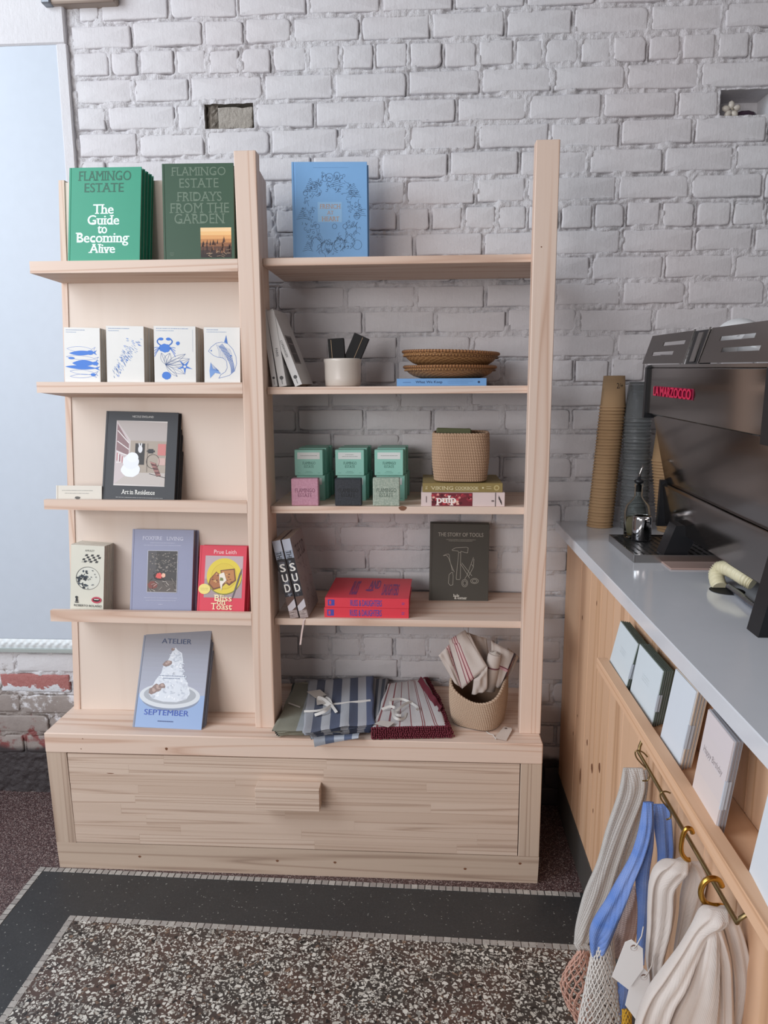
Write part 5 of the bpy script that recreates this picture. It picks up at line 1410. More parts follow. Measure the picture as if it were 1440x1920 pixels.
def faint(a):
    for k in range(3): a.dots(.34, .62, .45 + .055 * k, .0012, '#c3cbd1', 6)
card('white card with green envelope, first on the ledge from the wall', [(1162.4, 1164), (1198, 1208), (1172, 1284), (1144, 1237)], 1.343, 5, '#ccd6dc', faint, 'in the green envelope stack nearest the wall', 'cards with green envelopes', M_GREEN, .0030, .0016)
card('white card with green envelope, second on the ledge from the wall', [(1199.4, 1209.6), (1243.6, 1256.6), (1223.6, 1350.6), (1182.3, 1289)], 1.343, 5, '#ccd6dd', faint, 'in the second green envelope stack', 'cards with green envelopes', M_GREEN, .0030, .0016)
M_CREAM = flat('cream_envelope', '#c9b8a8', .7)
card('blank white card fronting a cream stack, middle of the ledge', [(1267, 1256), (1306, 1295), (1275, 1430), (1238, 1376)], 1.343, 4, '#ccd3dc', None, 'in the blank white card stack', 'blank cards in the middle of the ledge', M_CREAM, .0036, .0022)
def a_bday(a):
    for k, c in enumerate(['#cfc6c9', '#cfc6c8', '#d1c6c5', '#d4c8c5']): a.rect(.0, .25 * k, 1, .25 * k + .25, c)
    a.text('Happy Birthday', .12, .40, .86, .50, '#8e8486', False, .0)
card('pale pink card reading Happy Birthday', [(1329, 1331), (1376, 1390), (1343, 1549), (1296, 1475)], 1.343, 3, '#cfc6c6', a_bday, 'behind the Happy Birthday card', 'birthday cards on the ledge', flat('grey_envelope', '#9a9ba3', .7), .0030, .002)
card('white card cut off by the right border of the picture', [(1448, 1500), (1500, 1575), (1470, 1760), (1396, 1622)], 1.343, 2, '#d0d6dd', None, 'behind the cut off white card', 'white cards at the right border', M_CREAM, .003, .002)

# ---- coffee cups
M_KRAFT = flat('kraft_paper', '#ab8a66', .8, var=.06)
def cup_mesh(rb_, rt_, h, wall=.0008):
    m = MB(); m.lathe([(0, .004), (rb_ - .001, .004), (rb_, 0), (rt_, h - .004), (rt_ + .0022, h - .0035), (rt_ + .0024, h - .001), (rt_, h), (rt_ - .001, h - .003), (rb_ - .001, .006), (0, .006)], 32); return m
def stack(names, n, base, top_px, y, rb_, rt_, h, mat, label, group, pen=False):
    """cups nested upside down: rims below, each rim a step above the last"""
    z0 = base.z; ztop = U(*top_px, y=y).z; step = (ztop - z0 - h) / (n - 1)
    pitchx = (U(*top_px, y=y).x - base.x) / (n - 1)
    me = None
    for k in range(n):
        if me is None:
            m = cup_mesh(rb_, rt_, h); m.v = [(x, yy, h - z) for x, yy, z in m.v]; m.f = [f[::-1] for f in m.f]
            o = m.build(names, mat); me = o.data
        else: o = link(names, me)
        o.location = (base.x + pitchx * k, base.y + .0006 * math.sin(k * 2.3), z0 + step * k)
        lab = label[1] if k == n - 1 else label[0]
        tag(o, lab, 'cup', group)
    return o
by1 = U(1125, 981, z=ZT)
yb1 = .283
xa, xb = U(1101, 970, y=yb1).x, U(1149, 970, y=yb1).x
topc = stack('paper_cup', 40, Vector(((xa + xb) / 2, yb1, ZT)), (1152, 704.5), yb1, .0275, (xb - xa) / 2 - .002, .083, M_KRAFT, ('kraft paper cup nested in the tall free standing stack', 'topmost kraft paper cup, with 2/+ written on its side'), 'kraft paper cups in the left stack')
pm = MB(); g, f = glyphs('2/+', False, 0)
for a_, b_, _ in g:
    an = -PI / 2 + .0 + (a_) * .62; zz = .050 + b_ * .014; rr = .0275 + (.083 - zz) / .083 * (((xb - xa) / 2 - .002) - .0275) + .0006
    pm.v.append((rr * math.cos(an), rr * math.sin(an), zz))
pm.f = [tuple(q) for q in f]; pm.m = [0] * len(f); pm.s = [False] * len(f); pm.c = [None] * len(f)
pm.build('marker_writing', flat('marker_ink', '#1f1c1c', .6), topc)
t = NT('clear_plastic'); M_CLEAR = t.out(hx('#d9dcde'), .10, 0); t.i(t.b, 'Transmission Weight', .88); t.i(t.b, 'IOR', 1.3)
yb2 = .275
xa, xb = U(1163, 985, y=yb2).x, U(1196, 985, y=yb2).x
stack('plastic_cup', 34, Vector(((xa + xb) / 2 + .010, yb2 - .01, ZT)), (1199, 716), yb2 - .01, .026, .0345, .095, M_CLEAR, ('clear plastic cup nested in the stack beside the paper cups', 'topmost clear plastic cup of its stack'), 'clear plastic cups in a stack')
stack('paper_cup', 24, Vector((xb + .073, yb2 - .05, ZT)), (1252, 805), yb2 - .05, .0275, .034, .083, M_KRAFT, ('kraft paper cup in the stack half hidden behind the espresso machine', 'highest kraft cup of the stack hidden behind the espresso machine'), 'kraft paper cups behind the machine')

# ---- drip tray, bottle, steel jug
M_STEEL = flat('brushed_steel', '#a9a6a4', .22, 1.0, var=.04)
M_BLACK = flat('black_plastic', '#15161a', .35, var=.02)
P0 = U(1149, 1019, z=ZT); P1 = U(1183, 1049, z=ZT); 
tx0, ty1 = 1.4375, .085; ty0 = -.135; tx1 = 1.655
tr_ = empty('drip_tray', (tx0, ty0, ZT), label='shallow stainless drip tray with a slotted grille on the worktop', cat='tray')
W_, L_ = tx1 - tx0, ty1 - ty0; m = MB()
m.box(0, .003, 0, L_, 0, .018, .0004); m.box(W_ - .003, W_, 0, L_, 0, .018); m.box(.003, W_ - .003, 0, .003, 0, .018); m.box(.003, W_ - .003, L_ - .003, L_, 0, .018); m.box(.003, W_ - .003, .003, L_ - .003, 0, .002)
m.build('pan', M_STEEL, tr_)
m = MB(); m.box(.003, W_ - .003, .003, L_ - .003, .0125, .0155); m.build('grille', flat('dark_grille', '#4e4d4f', .3, .8), tr_)
me = None; ns = 14
for r_i in range(6):
    for k in range(ns):
        x = .012 + k * (W_ - .024) / (ns - 1); y0 = .010 + r_i * (L_ - .02) / 6 + (.006 if k % 2 else 0)
        if me is None: m = MB(); m.box(-.0022, .0022, 0, .024, 0, .0006); o = m.build('slot', flat('slot_dark', '#0e0e10', .6), tr_); me = o.data
        else: o = link('slot', me, tr_)
        o.location = (x, y0, .0156)
t = NT('clear_glass'); M_GLASS = t.out(hx('#eef2f0'), .02, 0); t.i(t.b, 'Transmission Weight', 1.0); t.i(t.b, 'IOR', 1.12)
bp = U(1190, 1005, z=ZT + .0165); bp.y += .0; bt_ = empty('pourer_bottle', (bp.x, .062, ZT + .0165), label='clear glass bottle with a black and steel pourer, on the drip tray', cat='bottle')
sc_ = 1.0; m = MB()
m.lathe([(0, 0), (.028, 0), (.030, .004), (.030, .062), (.027, .078), (.016, .090), (.0095, .100), (.0085, .122), (.0100, .124), (.0100, .130), (.0088, .131),
         (.0070, .129), (.0070, .101), (.013, .091), (.0245, .077), (.0278, .062), (.0278, .006), (0, .004)], 32); m.build('glass', M_GLASS, bt_)
m = MB(); m.lathe([(0, .0045), (.0274, .0065), (.0274, .048), (0, .048)], 28); t = NT('syrup'); t.out(hx('#c9bc98'), .03); t.i(t.b, 'IOR', 1.1); t.i(t.b, 'Transmission Weight', .92); m.build('liquid', t.m, bt_)
m = MB(); m.lathe([(.0068, .112), (.0068, .133), (.0115, .134), (.0115, .140), (.0045, .142), (.0035, .148), (0, .148)], 20); m.build('stopper', M_BLACK, bt_)
m = MB(); m.tube([(0, 0, .145), (.001, 0, .156), (.004, -.001, .166), (.008, -.002, .176)], [.003, .0027, .0024, .002], 10); m.build('spout', M_STEEL, bt_)
jp = U(1207, 1016, z=ZT + .0165); jg = empty('steel_jug', (jp.x, .028, ZT + .0165), label='small polished steel cup beside the glass bottle on the drip tray', cat='cup')
m = MB(); m.lathe([(0, 0), (.021, 0), (.0225, .003), (.0225, .052), (.0215, .058), (.018, .060), (.0175, .0585), (.0205, .055), (.0212, .004), (0, .002)], 32); m.build('body', flat('polished_steel', '#c9c8ca', .08, 1.0), jg)

# ================================================================== ESPRESSO MACHINE
def mirror():
    t = NT('mirror_steel'); n = t.noise(t.mapv(t.obj(), (1, 3, 400)), 1, 2); t.bump(n, .04, .0005)
    return t.out(hx('#8d8784'), .13, 1.0)
M_MIR = mirror()
mx, my = 1.4941, .0306; eyaw, etilt = .0086, .0244
_Y = Vector((-math.sin(eyaw) * math.cos(etilt), math.cos(eyaw) * math.cos(etilt), math.sin(etilt))); _X = Vector((math.cos(eyaw), math.sin(eyaw), 0)); _Z = _X.cross(_Y)
em = empty('espresso_machine', (mx, my, ZT), Matrix((_X, _Y, _Z)).transposed(), 'large stainless espresso machine with black end caps and red lettering, back to the shelves', 'espresso machine')
def EL(px, py, lx):      # pixel -> the machine's own coordinates on the plane x = lx
    p = U(px, py, x=mx + lx)
    for _ in range(3): q = p - Vector((mx, my, ZT)); p = U(px, py, x=p.x + (lx - q.dot(_X)))
    q = p - Vector((mx, my, ZT)); return q.dot(_Y), q.dot(_Z)
def prism(name, prof, y0, y1, mat, par=em, bev=0):
    """profile in x,z (from the worktop), swept along y"""
    m = MB(); n = len(prof); m.add([(x, y0, z) for x, z in prof] + [(x, y1, z) for x, z in prof], [tuple(range(n)), tuple(range(2 * n - 1, n - 1, -1))] + [(i, i + n, (i + 1) % n + n, (i + 1) % n) for i in range(n)])
    return m.build(name, mat, par, recalc=True)
YE = -.585; YF = -.635
prism('upper_panel', [(0, .3185), (.004, .3155), (.46, .3155), (.46, .421), (.004, .421), (0, .418)], YE - .002, -.001, M_MIR)
prism('middle_panel', [(.012, .3155), (.46, .3155), (.46, .15), (.050, .157)], YE + .006, -.010, M_MIR)
prism('lower_panel', [(.040, .152), (.044, .156), (.46, .156), (.46, .066), (.052, .062)], YE + .004, -.022, M_MIR)
for y0, y1 in ((-.001, .012), (YF, YE)):
    prism('end_cap', [(-.006, .306), (.46, .306), (.46, .426), (.0, .426), (-.006, .420)], y0, y1, M_BLACK)
for y0, y1 in ((-.022, -.010), (YF, YE + .004)):
    prism('end_cap', [(.034, .055), (.46, .055), (.46, .164), (.036, .164)], y0, y1, M_BLACK)
prism('leg', [(.002, .004), (.050, .004), (.085, .085), (.030, .085)], -.158, -.112, M_BLACK)
prism('leg', [(-.006, .0155), (.026, .0155), (.085, .06), (.085, .160), (.020, .158)], -.640, -.600, M_BLACK)
prism('leg', [(.40, .004), (.43, .004), (.45, .06), (.40, .06)], -.155, -.118, M_BLACK)
prism('leg', [(.40, .0155), (.43, .0155), (.45, .06), (.40, .06)], -.640, -.600, M_BLACK)
prism('underside', [(.060, .056), (.44, .056), (.44, .064), (.060, .064)], -.55, -.03, M_BLACK)
# raised lettering
ya, za = EL(1229, 725, 0); yb_2, zb_2 = EL(1299, 746, 0); zl = .3695; hl = .0165
a = Art(1, 1, 1); a.text('LA MARZOCCO', 0, 0, 1, 1, '#b3123f', False, .05)
M_RED_ = flat('red_enamel', '#cf1a4c', .3, var=.02); src = a.T[0]; m = MB()
for q_ in (-.0036, -.0030, -.0024): m.add([(q_ + y * 2, ya + (yb_2 - ya) * x, zl + hl * 2 * (z - .5) * .62) for x, y, z in src.v], src.f)
m.build('lettering', M_RED_, em)
m = MB(); m.box(-.0016, .0, yb_2 - .003, ya + .003, zl - hl * .66, zl + hl * .66, .0004); m.build('letter_plate', flat('dark_red_plate', '#861238', .35), em)  # darker red backing plate, slightly larger than the letters
# cup rail on top: folded plates with slots
M_RAIL = flat('dark_steel_rail', '#77716f', .32, .9, var=.03)
RX0, RZ0, RX1, RZ1 = .010, .429, .030, .494
def rail(y0, y1, holes):
    """plate standing on the top, cut through by slots"""
    ys = sorted({y0, y1} | {v for h in holes for v in h[:2]}); zs = sorted({0., 1.} | {v for h in holes for v in h[2:]})
    m = MB(); P = lambda y, s_, d: (RX0 + (RX1 - RX0) * s_ + d, y, RZ0 + (RZ1 - RZ0) * s_)
    for yc_, yd in zip(ys, ys[1:]):
        for sa, sb in zip(zs, zs[1:]):
            if any(h[0] - 1e-6 <= yc_ and yd <= h[1] + 1e-6 and h[2] - 1e-6 <= sa and sb <= h[3] + 1e-6 for h in holes): continue
            m.add([P(yc_, sa, 0), P(yd, sa, 0), P(yd, sb, 0), P(yc_, sb, 0), P(yc_, sa, .002), P(yd, sa, .002), P(yd, sb, .002), P(yc_, sb, .002)],
                  [(0, 1, 2, 3), (7, 6, 5, 4), (0, 4, 5, 1), (1, 5, 6, 2), (2, 6, 7, 3), (3, 7, 4, 0)])
    return m.build('cup_rail', M_RAIL, em)
ey = lambda px, py: EL(px, py, .02)[0]
r0, r1, r2, r3 = ey(1213, 670), ey(1291, 660), ey(1322, 660), YF
rail(r1, r0, [(ey(1280, 660), ey(1240, 660), .60, .72), (ey(1264, 672), ey(1225, 672), .28, .40)])
rail(r3, r2, [(ey(1410, 655), ey(1345, 655), .60, .72), (ey(1428, 665), ey(1355, 665), .28, .40)])
prism('rail_bracket', [(.012, .424), (.034, .424), (.034, .492), (.028, .492)], r2 + .006, r1 - .006, M_BLACK)
prism('rail_badge', [(.0105, .432), (.0125, .432), (.0272, .488), (.0252, .488)], (r1 + r2) / 2 - .012, (r1 + r2) / 2 + .010, flat('badge', '#8f8a88', .3, .8))
for y in (r1 - .004, r2 + .004): prism('rail_edge', [(.008, .426), (.010, .426), (.030, .496), (.027, .496)], y - .0012, y + .0012, M_STEEL)
prism('top_tray', [(.002, .421), (.45, .421), (.45, .427), (.002, .427)], YF, -.001, M_STEEL)
# saucer and cup standing on top
M_CHINA = flat('white_china', '#dddddf', .2, var=.02)
sp_ = U(1386, 640, x=1.60)
sc2 = empty('saucer', sp_, Matrix.Rotation(-.45, 3, 'Y') @ Matrix.Rotation(1.05, 3, 'X'), 'white saucer propped up on top of the espresso machine', 'saucer')
m = MB(); m.lathe([(0, 0), (.025, 0), (.03, .002), (.046, .007), (.0465, .0085), (.03, .005), (0, .004)], 40); m.build('dish', M_CHINA, sc2)
m = MB()
for k in range(12): m.add([(.010 * math.cos(k) - .0015 * i1 + .02 * 0, .018 * math.sin(k * .52) + .001 * j1, .0046) for i1, j1 in ((0, 0), (2, 0), (2, 1), (0, 1))], [(0, 1, 2, 3)])
tag(m.build('print', flat('grey_print', '#8a8a8c', .5), sc2), kind='stuff')
cp = U(1438, 618, x=1.60); c2 = empty('cup', (cp.x, cp.y, ZT + .428), None, 'white cup upside down on top of the espresso machine, cut off at right', 'cup')
hc = max(cp.z - ZT - .428 + .008, .05)
m = MB(); m.lathe([(.046, 0), (.047, .002), (.045, hc * .5), (.030, hc - .006), (.022, hc - .002), (.022, hc), (0, hc)], 36); m.build('bowl', M_CHINA, c2)
# wooden chopping pad under the far leg
pd = empty('leg_pad', (1.497, -.195, ZT), label='thin pinkish pad lying under the machine leg', cat='pad')
m = MB(); m.box(0, .16, 0, .11, 0, .004, .001); m.build('pad', flat('pink_pad', '#a98f86', .6), pd)
# drain hose and supply hose with the hole they come out of
hp = U(1352, 1107, z=ZT)
m = MB(); m.lathe([(0, 0), (.030, 0), (.031, .0006), (.0275, .0012), (.0270, .0008), (0, .0007)], 40, (0, 0, 0)); o = m.build('grommet', flat('black_hole', '#0b0b0c', .7), None); o.location = (hp.x + .010, hp.y - .002, ZT)
tag(o, 'black round cable opening in the worktop under the hoses', 'grommet')
hs = MB(); pts = []
path = [U(1349, 1108, x=hp.x + .004), U(1345, 1090, x=hp.x + .004), U(1343, 1075, x=hp.x + .006), U(1350, 1066, x=hp.x + .012), U(1364, 1066, x=hp.x + .020), U(1380, 1074, x=hp.x + .026), U(1396, 1084, x=hp.x + .030), U(1412, 1094, x=hp.x + .040)]
path[0].z = ZT + .001
fine_p = cr(path, 22)
hs.tube(fine_p, [.0125 + .0022 * math.sin(i * 2 * PI / 4.4) for i in range(len(fine_p))], 16)
tag(hs.build('drain_hose', flat('cream_hose', '#d9d2b4', .45)), 'cream corrugated drain hose coming out of the worktop', 'hose')
hs = MB(); path = [U(1366, 1100, x=hp.x + .012), U(1374, 1118, x=hp.x + .012), U(1388, 1130, x=hp.x + .010), U(1404, 1138, x=hp.x + .006), U(1424, 1142, x=hp.x + .006)]
for p in path: p.z = max(p.z, ZT + .008)
fp = cr(path, 16); hs.tube(fp, [.0058 + .0004 * math.sin(i * 1.9) for i in range(len(fp))], 12)
tag(hs.build('braided_hose', flat('braided_steel', '#9aa0ac', .25, 1.0, bump=.6, bs=900)), 'braided steel water hose beside the cream drain hose', 'hose')

# ---- niche ornaments
a, b, c, d = NICHE
M_PETAL = flat('porcelain_petal', '#c9c2b8', .35)
fw = empty('flower_ornament', (a + .036, D + .022, c + .001), label='small white porcelain flower sitting in the wall niche', cat='ornament')
for k in range(5):
    an = k * 2 * PI / 5 + .35; m = MB()
    m.lathe([(0, -.5), (.7, -.38), (1, 0), (.7, .38), (0, .5)], 14); M = Matrix.Translation((.014 * math.cos(an), -.004, .018 + .012 * math.sin(an))) @ Matrix.Rotation(-an, 4, 'Y') @ Matrix.Scale(.0105, 4) @ Matrix.Diagonal((1.05, .7, 1.5, 1))
    mm = MB().join(m, M); mm.build('petal', M_PETAL, fw)
m = MB(); m.lathe([(0, -.004), (.004, 0), (0, .004)], 10, (0, -.012, .018)); m.build('stamen', flat('stamen', '#8d8372', .5), fw)
st_ = empty('purple_stone', (a + .078, D + .03, c + .001), label='dark purple crystal stone beside the porcelain flower in the wall niche', cat='stone')
bm = bmesh.new(); bmesh.ops.create_icosphere(bm, subdivisions=2, radius=1)
rr = random.Random(2)
for v in bm.verts: v.co = Vector((v.co.x * .028, v.co.y * .012, v.co.z * .0095)) * rr.uniform(.85, 1.1) + Vector((0, 0, .0095))
me = bpy.data.meshes.new('crystal'); bm.to_mesh(me); bm.free(); me.materials.append(flat('amethyst', '#3a2838', .2, var=.2)); link('crystal', me, st_)

# ================================================================== BRASS RAIL, HOOKS AND BAGS
M_BRASS = flat('aged_brass', '#8d7a55', .35, .9, var=.06)
M_BRASS2 = flat('bright_brass', '#c79a4a', .25, 1.0, var=.04)
RX, RZ = 1.360, .633
rl = empty('hook_rail', (RX, -.70, RZ), label='thin aged brass rail fixed under the card ledge with bent ends', cat='rail')
m = MB(); y0, y1 = -.4975, -.9064
m.tube([(PX - RX - .001, y0 + .70 + .004, .045), (.012, y0 + .70 + .004, .040), (.002, y0 + .70 + .004, .010), (0, y0 + .70, 0), (0, -.0, 0), (0, y1 + .70, 0), (.002, y1 + .70 - .002, .008), (.012, y1 + .70 - .002, .016), (PX - RX - .001, y1 + .70 - .002, .018)], .0030, 8)
m.build('rod', M_BRASS, rl)
ytop = [U(1192, 1440, x=1.352).y, U(1232, 1508, x=1.352).y, U(1282, 1612, x=1.352).y, U(1348, 1702, x=1.352).y]
def hook(label, px, thick, mat, off=0.0):
    """an S hook: traced in its own upright plane across the rail"""
    y = min(max(U(*px[0], x=RX).y, y1 + .02), y0 - .01)
    o = empty('hook', (RX, y, RZ), label=label, cat='hook', group='hooks on the brass rail')
    P = [U(a, b, y=y + off * i) - Vector((RX, y, RZ)) for i, (a, b) in enumerate(px)]
    m = MB(); m.tube(cr(P, 6), thick, 8); m.build('wire', mat, o); return o
hook('thin wire hook holding the waffle bag, farthest along the brass rail', [(1214, 1419), (1206, 1411), (1196, 1407), (1191, 1411), (1194, 1421), (1203, 1432), (1213, 1442), (1218, 1453), (1214, 1463), (1204, 1464)], .0013, M_BRASS)
hook('thin wire hook holding the blue bag', [(1257, 1487), (1248, 1484), (1240, 1486), (1238, 1493), (1242, 1502), (1250, 1512), (1257, 1522), (1257, 1533), (1249, 1537)], .0013, M_BRASS)
hook('thick gold hook third along the brass rail', [(1299, 1562), (1295, 1554), (1287, 1554), (1281, 1564), (1278, 1578), (1277, 1592), (1280, 1603), (1287, 1611), (1294, 1612)], .0034, M_BRASS2)
hook('thick gold hook nearest the camera on the brass rail', [(1354, 1662), (1347, 1650), (1334, 1647), (1322, 1653), (1315, 1666), (1315, 1680), (1322, 1692), (1336, 1698), (1352, 1699), (1362, 1702)], .0038, M_BRASS2)
def knit(name, col, sc=430, dark='#7d7470', strength=.7, mixk=.35):
    t = NT(name); u = t.n('ShaderNodeTexCoord').outputs['UV']
    s_ = t.n('ShaderNodeSeparateXYZ', {0: u}); w1 = t.math('ABSOLUTE', t.math('SINE', t.math('MULTIPLY', s_.outputs[0], sc))); w2 = t.math('ABSOLUTE', t.math('SINE', t.math('MULTIPLY', s_.outputs[1], sc)))
    h = t.math('MULTIPLY', w1, w2); t.bump(h, strength, .0015)
    n = t.noise(t.obj(), 30, 3)
    c = t.mix(t.math('MULTIPLY', t.math('SUBTRACT', 1.0, h), mixk), t.mix(t.math('MULTIPLY', n, .3), hx(col), hx('#ffffff')), hx(dark))
    return t.out(c, .9)
M_WAF = knit('waffle_offwhite', '#cdc8c3', 1150, '#8b8480'); M_BLU = knit('waffle_blue', '#3f78cf', 1250, '#2b4f96', .5, .3)
M_LIN = knit('linen_oat', '#cabfb8', 2600, '#a0948e', .25, .2); M_ROS = knit('rose_cotton', '#a88478', 900, '#6d544c', .5)
def strap(name, rows, Y, mat, par, depth=.010, folds=3, seed=1, dy=0.0, twist=0.0, top_open=False):
    """soft cloth fold; rows = (left px, right px, py) from top to bottom, hung in the plane y=Y"""
    r = random.Random(seed); ph = r.uniform(0, 6)
    if rows[-1][2] > 1900:      # below the frame the cloth goes on and closes
        a_, b_, p_ = rows[-1]; c_ = (a_ + b_) / 2; rows = rows + [(a_ - 4, b_ + 4, p_ + 90), (a_ + (c_ - a_) * .3, b_ - (b_ - c_) * .3, p_ + 190), (c_ - 4, c_ + 4, p_ + 225)]
    L = cr([U(a, p, y=Y) for a, b, p in rows], 6); Rr = cr([U(b, p, y=Y) for a, b, p in rows], 6)
    n = len(L); NS = 36; m = MB(); uv = []
    loc = Vector(par.location); dist_ = 0
    for i in range(n):
        c = (L[i] + Rr[i]) / 2; h = (Rr[i] - L[i]) / 2; hw = h.length; wd = h.normalized() if hw > 1e-6 else Vector((1, 0, 0))
        t = ((L[min(i + 1, n - 1)] + Rr[min(i + 1, n - 1)]) - (L[max(i - 1, 0)] + Rr[max(i - 1, 0)])).normalized()
        nn = wd.cross(t).normalized()
        if nn.y > 0: nn = -nn
        if i: dist_ += ((L[i] + Rr[i]) / 2 - (L[i - 1] + Rr[i - 1]) / 2).length
        end = min(i, n - 1 - i) / 4; ek = math.sqrt(min(end, 1)) if not (top_open and i > n / 2) else 1
        dp = min(depth, hw * .9) * max(ek, .25)
        for j in range(NS):
            a = 2 * PI * j / NS; fr = 1 + .40 * math.sin(folds * a * 1.0 + ph + i * .05 + twist * i) * abs(math.sin(a))
            cx_ = math.cos(a); cxx = math.copysign(abs(cx_) ** .8, cx_)
            crease = .22 * dp * math.sin(cxx * PI * folds + ph + i * .04)
            p = c + wd * hw * cxx + nn * (dp * math.sin(a) * fr + (crease if math.sin(a) > -.2 else 0)) + Vector((0, dy, 0)) - loc
            m.v.append(tuple(p)); uv.append((j / NS * hw * 4, dist_))
    for i in range(n - 1):
        for j in range(NS):
            m.f.append((i * NS + j, i * NS + (j + 1) % NS, (i + 1) * NS + (j + 1) % NS, (i + 1) * NS + j)); m.m.append(0); m.s.append(True); m.c.append(None)
    m.f.append(tuple(range(NS))); m.m.append(0); m.s.append(True); m.c.append(None)
    m.f.append(tuple((n - 1) * NS + j for j in range(NS))[::-1]); m.m.append(0); m.s.append(True); m.c.append(None)
    o = m.build(name, mat, par, recalc=True); me = o.data; ul = me.uv_layers.new(name='UVMap')
    vi = np.empty(len(me.loops), dtype=np.int32); me.loops.foreach_get('vertex_index', vi); ul.data.foreach_set('uv', np.array(uv)[vi].ravel().astype(np.float32))
    return o
def bag(label, px, py, Y): return empty('string_bag', U(px, py, y=Y), None, label, 'bag', 'bags hanging from the brass rail')
def net(name, fL, fR, p0, p1, Y, bulge, mat, par, nu, turns, rad=.0010, seed=1, jit=.25):
    gL, gR, h0 = fL, fR, p1 - p0; k_ = (h0 + 150) / h0; turns = int(turns * k_); p1 = p0 + h0 * k_      # goes on below the frame and closes
    cl = lambda v: max(0., (v * k_ - 1) / (k_ - 1)) ** 2 * .45
    fL = lambda v: gL(min(v * k_, 1)) + (gR(min(v * k_, 1)) - gL(min(v * k_, 1))) * cl(v)
    fR = lambda v: gR(min(v * k_, 1)) - (gR(min(v * k_, 1)) - gL(min(v * k_, 1))) * cl(v)
    r = random.Random(seed); m = MB(); loc = Vector(par.location); jj = {}
    NV = int(turns * 2)
    def node(i, j):
        if (i, j) not in jj: jj[i, j] = (r.uniform(-jit, jit), r.uniform(-jit, jit))
        du, dv = jj[i, j]; u = (i + (.5 if j % 2 else 0) + du * .6) / nu; v = (j + dv) / NV; u = min(max(u, 0), 1); v = min(max(v, 0), 1)
        py = p0 + (p1 - p0) * v; a, b = fL(v), fR(v); uu = .5 - .5 * math.cos(PI * u)
        return U(a + (b - a) * uu, py, y=Y - bulge * math.sin(PI * u) * math.sin(PI * min(v * .8 + .15, 1))) - loc
    for j in range(NV):
        for i in range(nu + 1):
            for di in ((0, 1) if j % 2 else (0, -1)):
                i2 = i + di
                if i2 < 0 or i2 > nu: continue
                a, b = node(i, j), node(i2, j + 1); mid = a.lerp(b, .5) + Vector((0, -.0006, -.0008))
                m.tube([a, mid, b], [rad * 1.25, rad, rad * 1.25], 4, cap=False)
    # back of the net
    return m.build(name, mat, par)
# bag 1: off white waffle straps with a dusty pink net below
Y1 = ytop[0]
b1 = bag('off white waffle knit bag hanging farthest along the rail, with a dusty pink net body', 1190, 1440, Y1)
strap('handle', [(1168, 1206, 1440), (1160, 1208, 1483), (1136, 1181, 1556), (1119, 1160, 1617), (1094, 1142, 1676), (1079, 1117, 1736), (1076, 1102, 1772)], Y1, M_WAF, b1, .010, 2, 3)
strap('handle', [(1186, 1214, 1444), (1184, 1214, 1480), (1174, 1197, 1556), (1158, 1180, 1602), (1141, 1170, 1650), (1125, 1153, 1695), (1103, 1120, 1740)], Y1 + .022, M_WAF, b1, .008, 2, 4)
strap('hem', [(1075, 1101, 1768), (1082, 1108, 1780), (1090, 1112, 1788)], Y1 - .004, M_WAF, b1, .006, 1, 5)
M_PNET = flat('dusty_pink_string', '#c79c8c', .9); M_WNET = flat('white_string', '#d5d0cb', .9)
lerp = lambda t, ps: next(a[1] + (b[1] - a[1]) * (t - a[0]) / (b[0] - a[0]) for a, b in zip(ps, ps[1:]) if t <= b[0] + 1e-6)
net('net_body', lambda v: lerp(v, [(0, 1084), (.25, 1058), (.45, 1049), (.7, 1062), (1, 1086)]), lambda v: lerp(v, [(0, 1104), (.3, 1110), (1, 1112)]), 1782, 1926, Y1, .03, M_PNET, b1, 6, 7, .0013, 3)
net('net_back', lambda v: lerp(v, [(0, 1086), (.25, 1062), (.45, 1055), (.7, 1066), (1, 1090)]), lambda v: lerp(v, [(0, 1104), (.3, 1108), (1, 1110)]), 1784, 1926, Y1 + .02, -.01, M_PNET, b1, 5, 6, .0012, 9)
# bag 2: blue
Y2 = ytop[1]
b2 = bag('bright blue waffle knit bag with white net body, second along the rail', 1232, 1508, Y2)
strap('handle', [(1206, 1226, 1504), (1198, 1222, 1556), (1184, 1209, 1602), (1161, 1190, 1647), (1135, 1175, 1692), (1108, 1157, 1736), (1106, 1140, 1774), (1111, 1123, 1797)], Y2 - .006, M_BLU, b2, .012, 2, 6)
strap('handle', [(1224, 1256, 1508), (1227, 1260, 1556), (1233, 1261, 1602), (1230, 1250, 1640), (1224, 1238, 1668)], Y2 + .012, M_BLU, b2, .010, 2, 7)
strap('handle', [(1209, 1226, 1520), (1206, 1226, 1580), (1192, 1218, 1640), (1196, 1217, 1706), (1194, 1211, 1770), (1196, 1208, 1810)], Y2 + .004, M_BLU, b2, .007, 1, 8)
net('net_body', lambda v: lerp(v, [(0, 1122), (.2, 1110), (1, 1082)]), lambda v: lerp(v, [(0, 1150), (.3, 1152), (1, 1168)]), 1742, 1928, Y2 + .008, .035, M_WNET, b2, 11, 11, .0011, 5)
net('net_back', lambda v: lerp(v, [(0, 1124), (.2, 1112), (1, 1090)]), lambda v: lerp(v, [(0, 1148), (.3, 1150), (1, 1165)]), 1745, 1928, Y2 + .03, -.01, M_WNET, b2, 9, 10, .0011, 6)
b25 = bag('dusty rose knit bag glimpsed between the blue handles', 1190, 1690, Y2 + .04)
strap('handle', [(1186, 1198, 1662), (1172, 1204, 1690), (1154, 1199, 1725), (1150, 1190, 1762), (1150, 1172, 1796)], Y2 + .045, M_ROS, b25, .008, 2, 9)
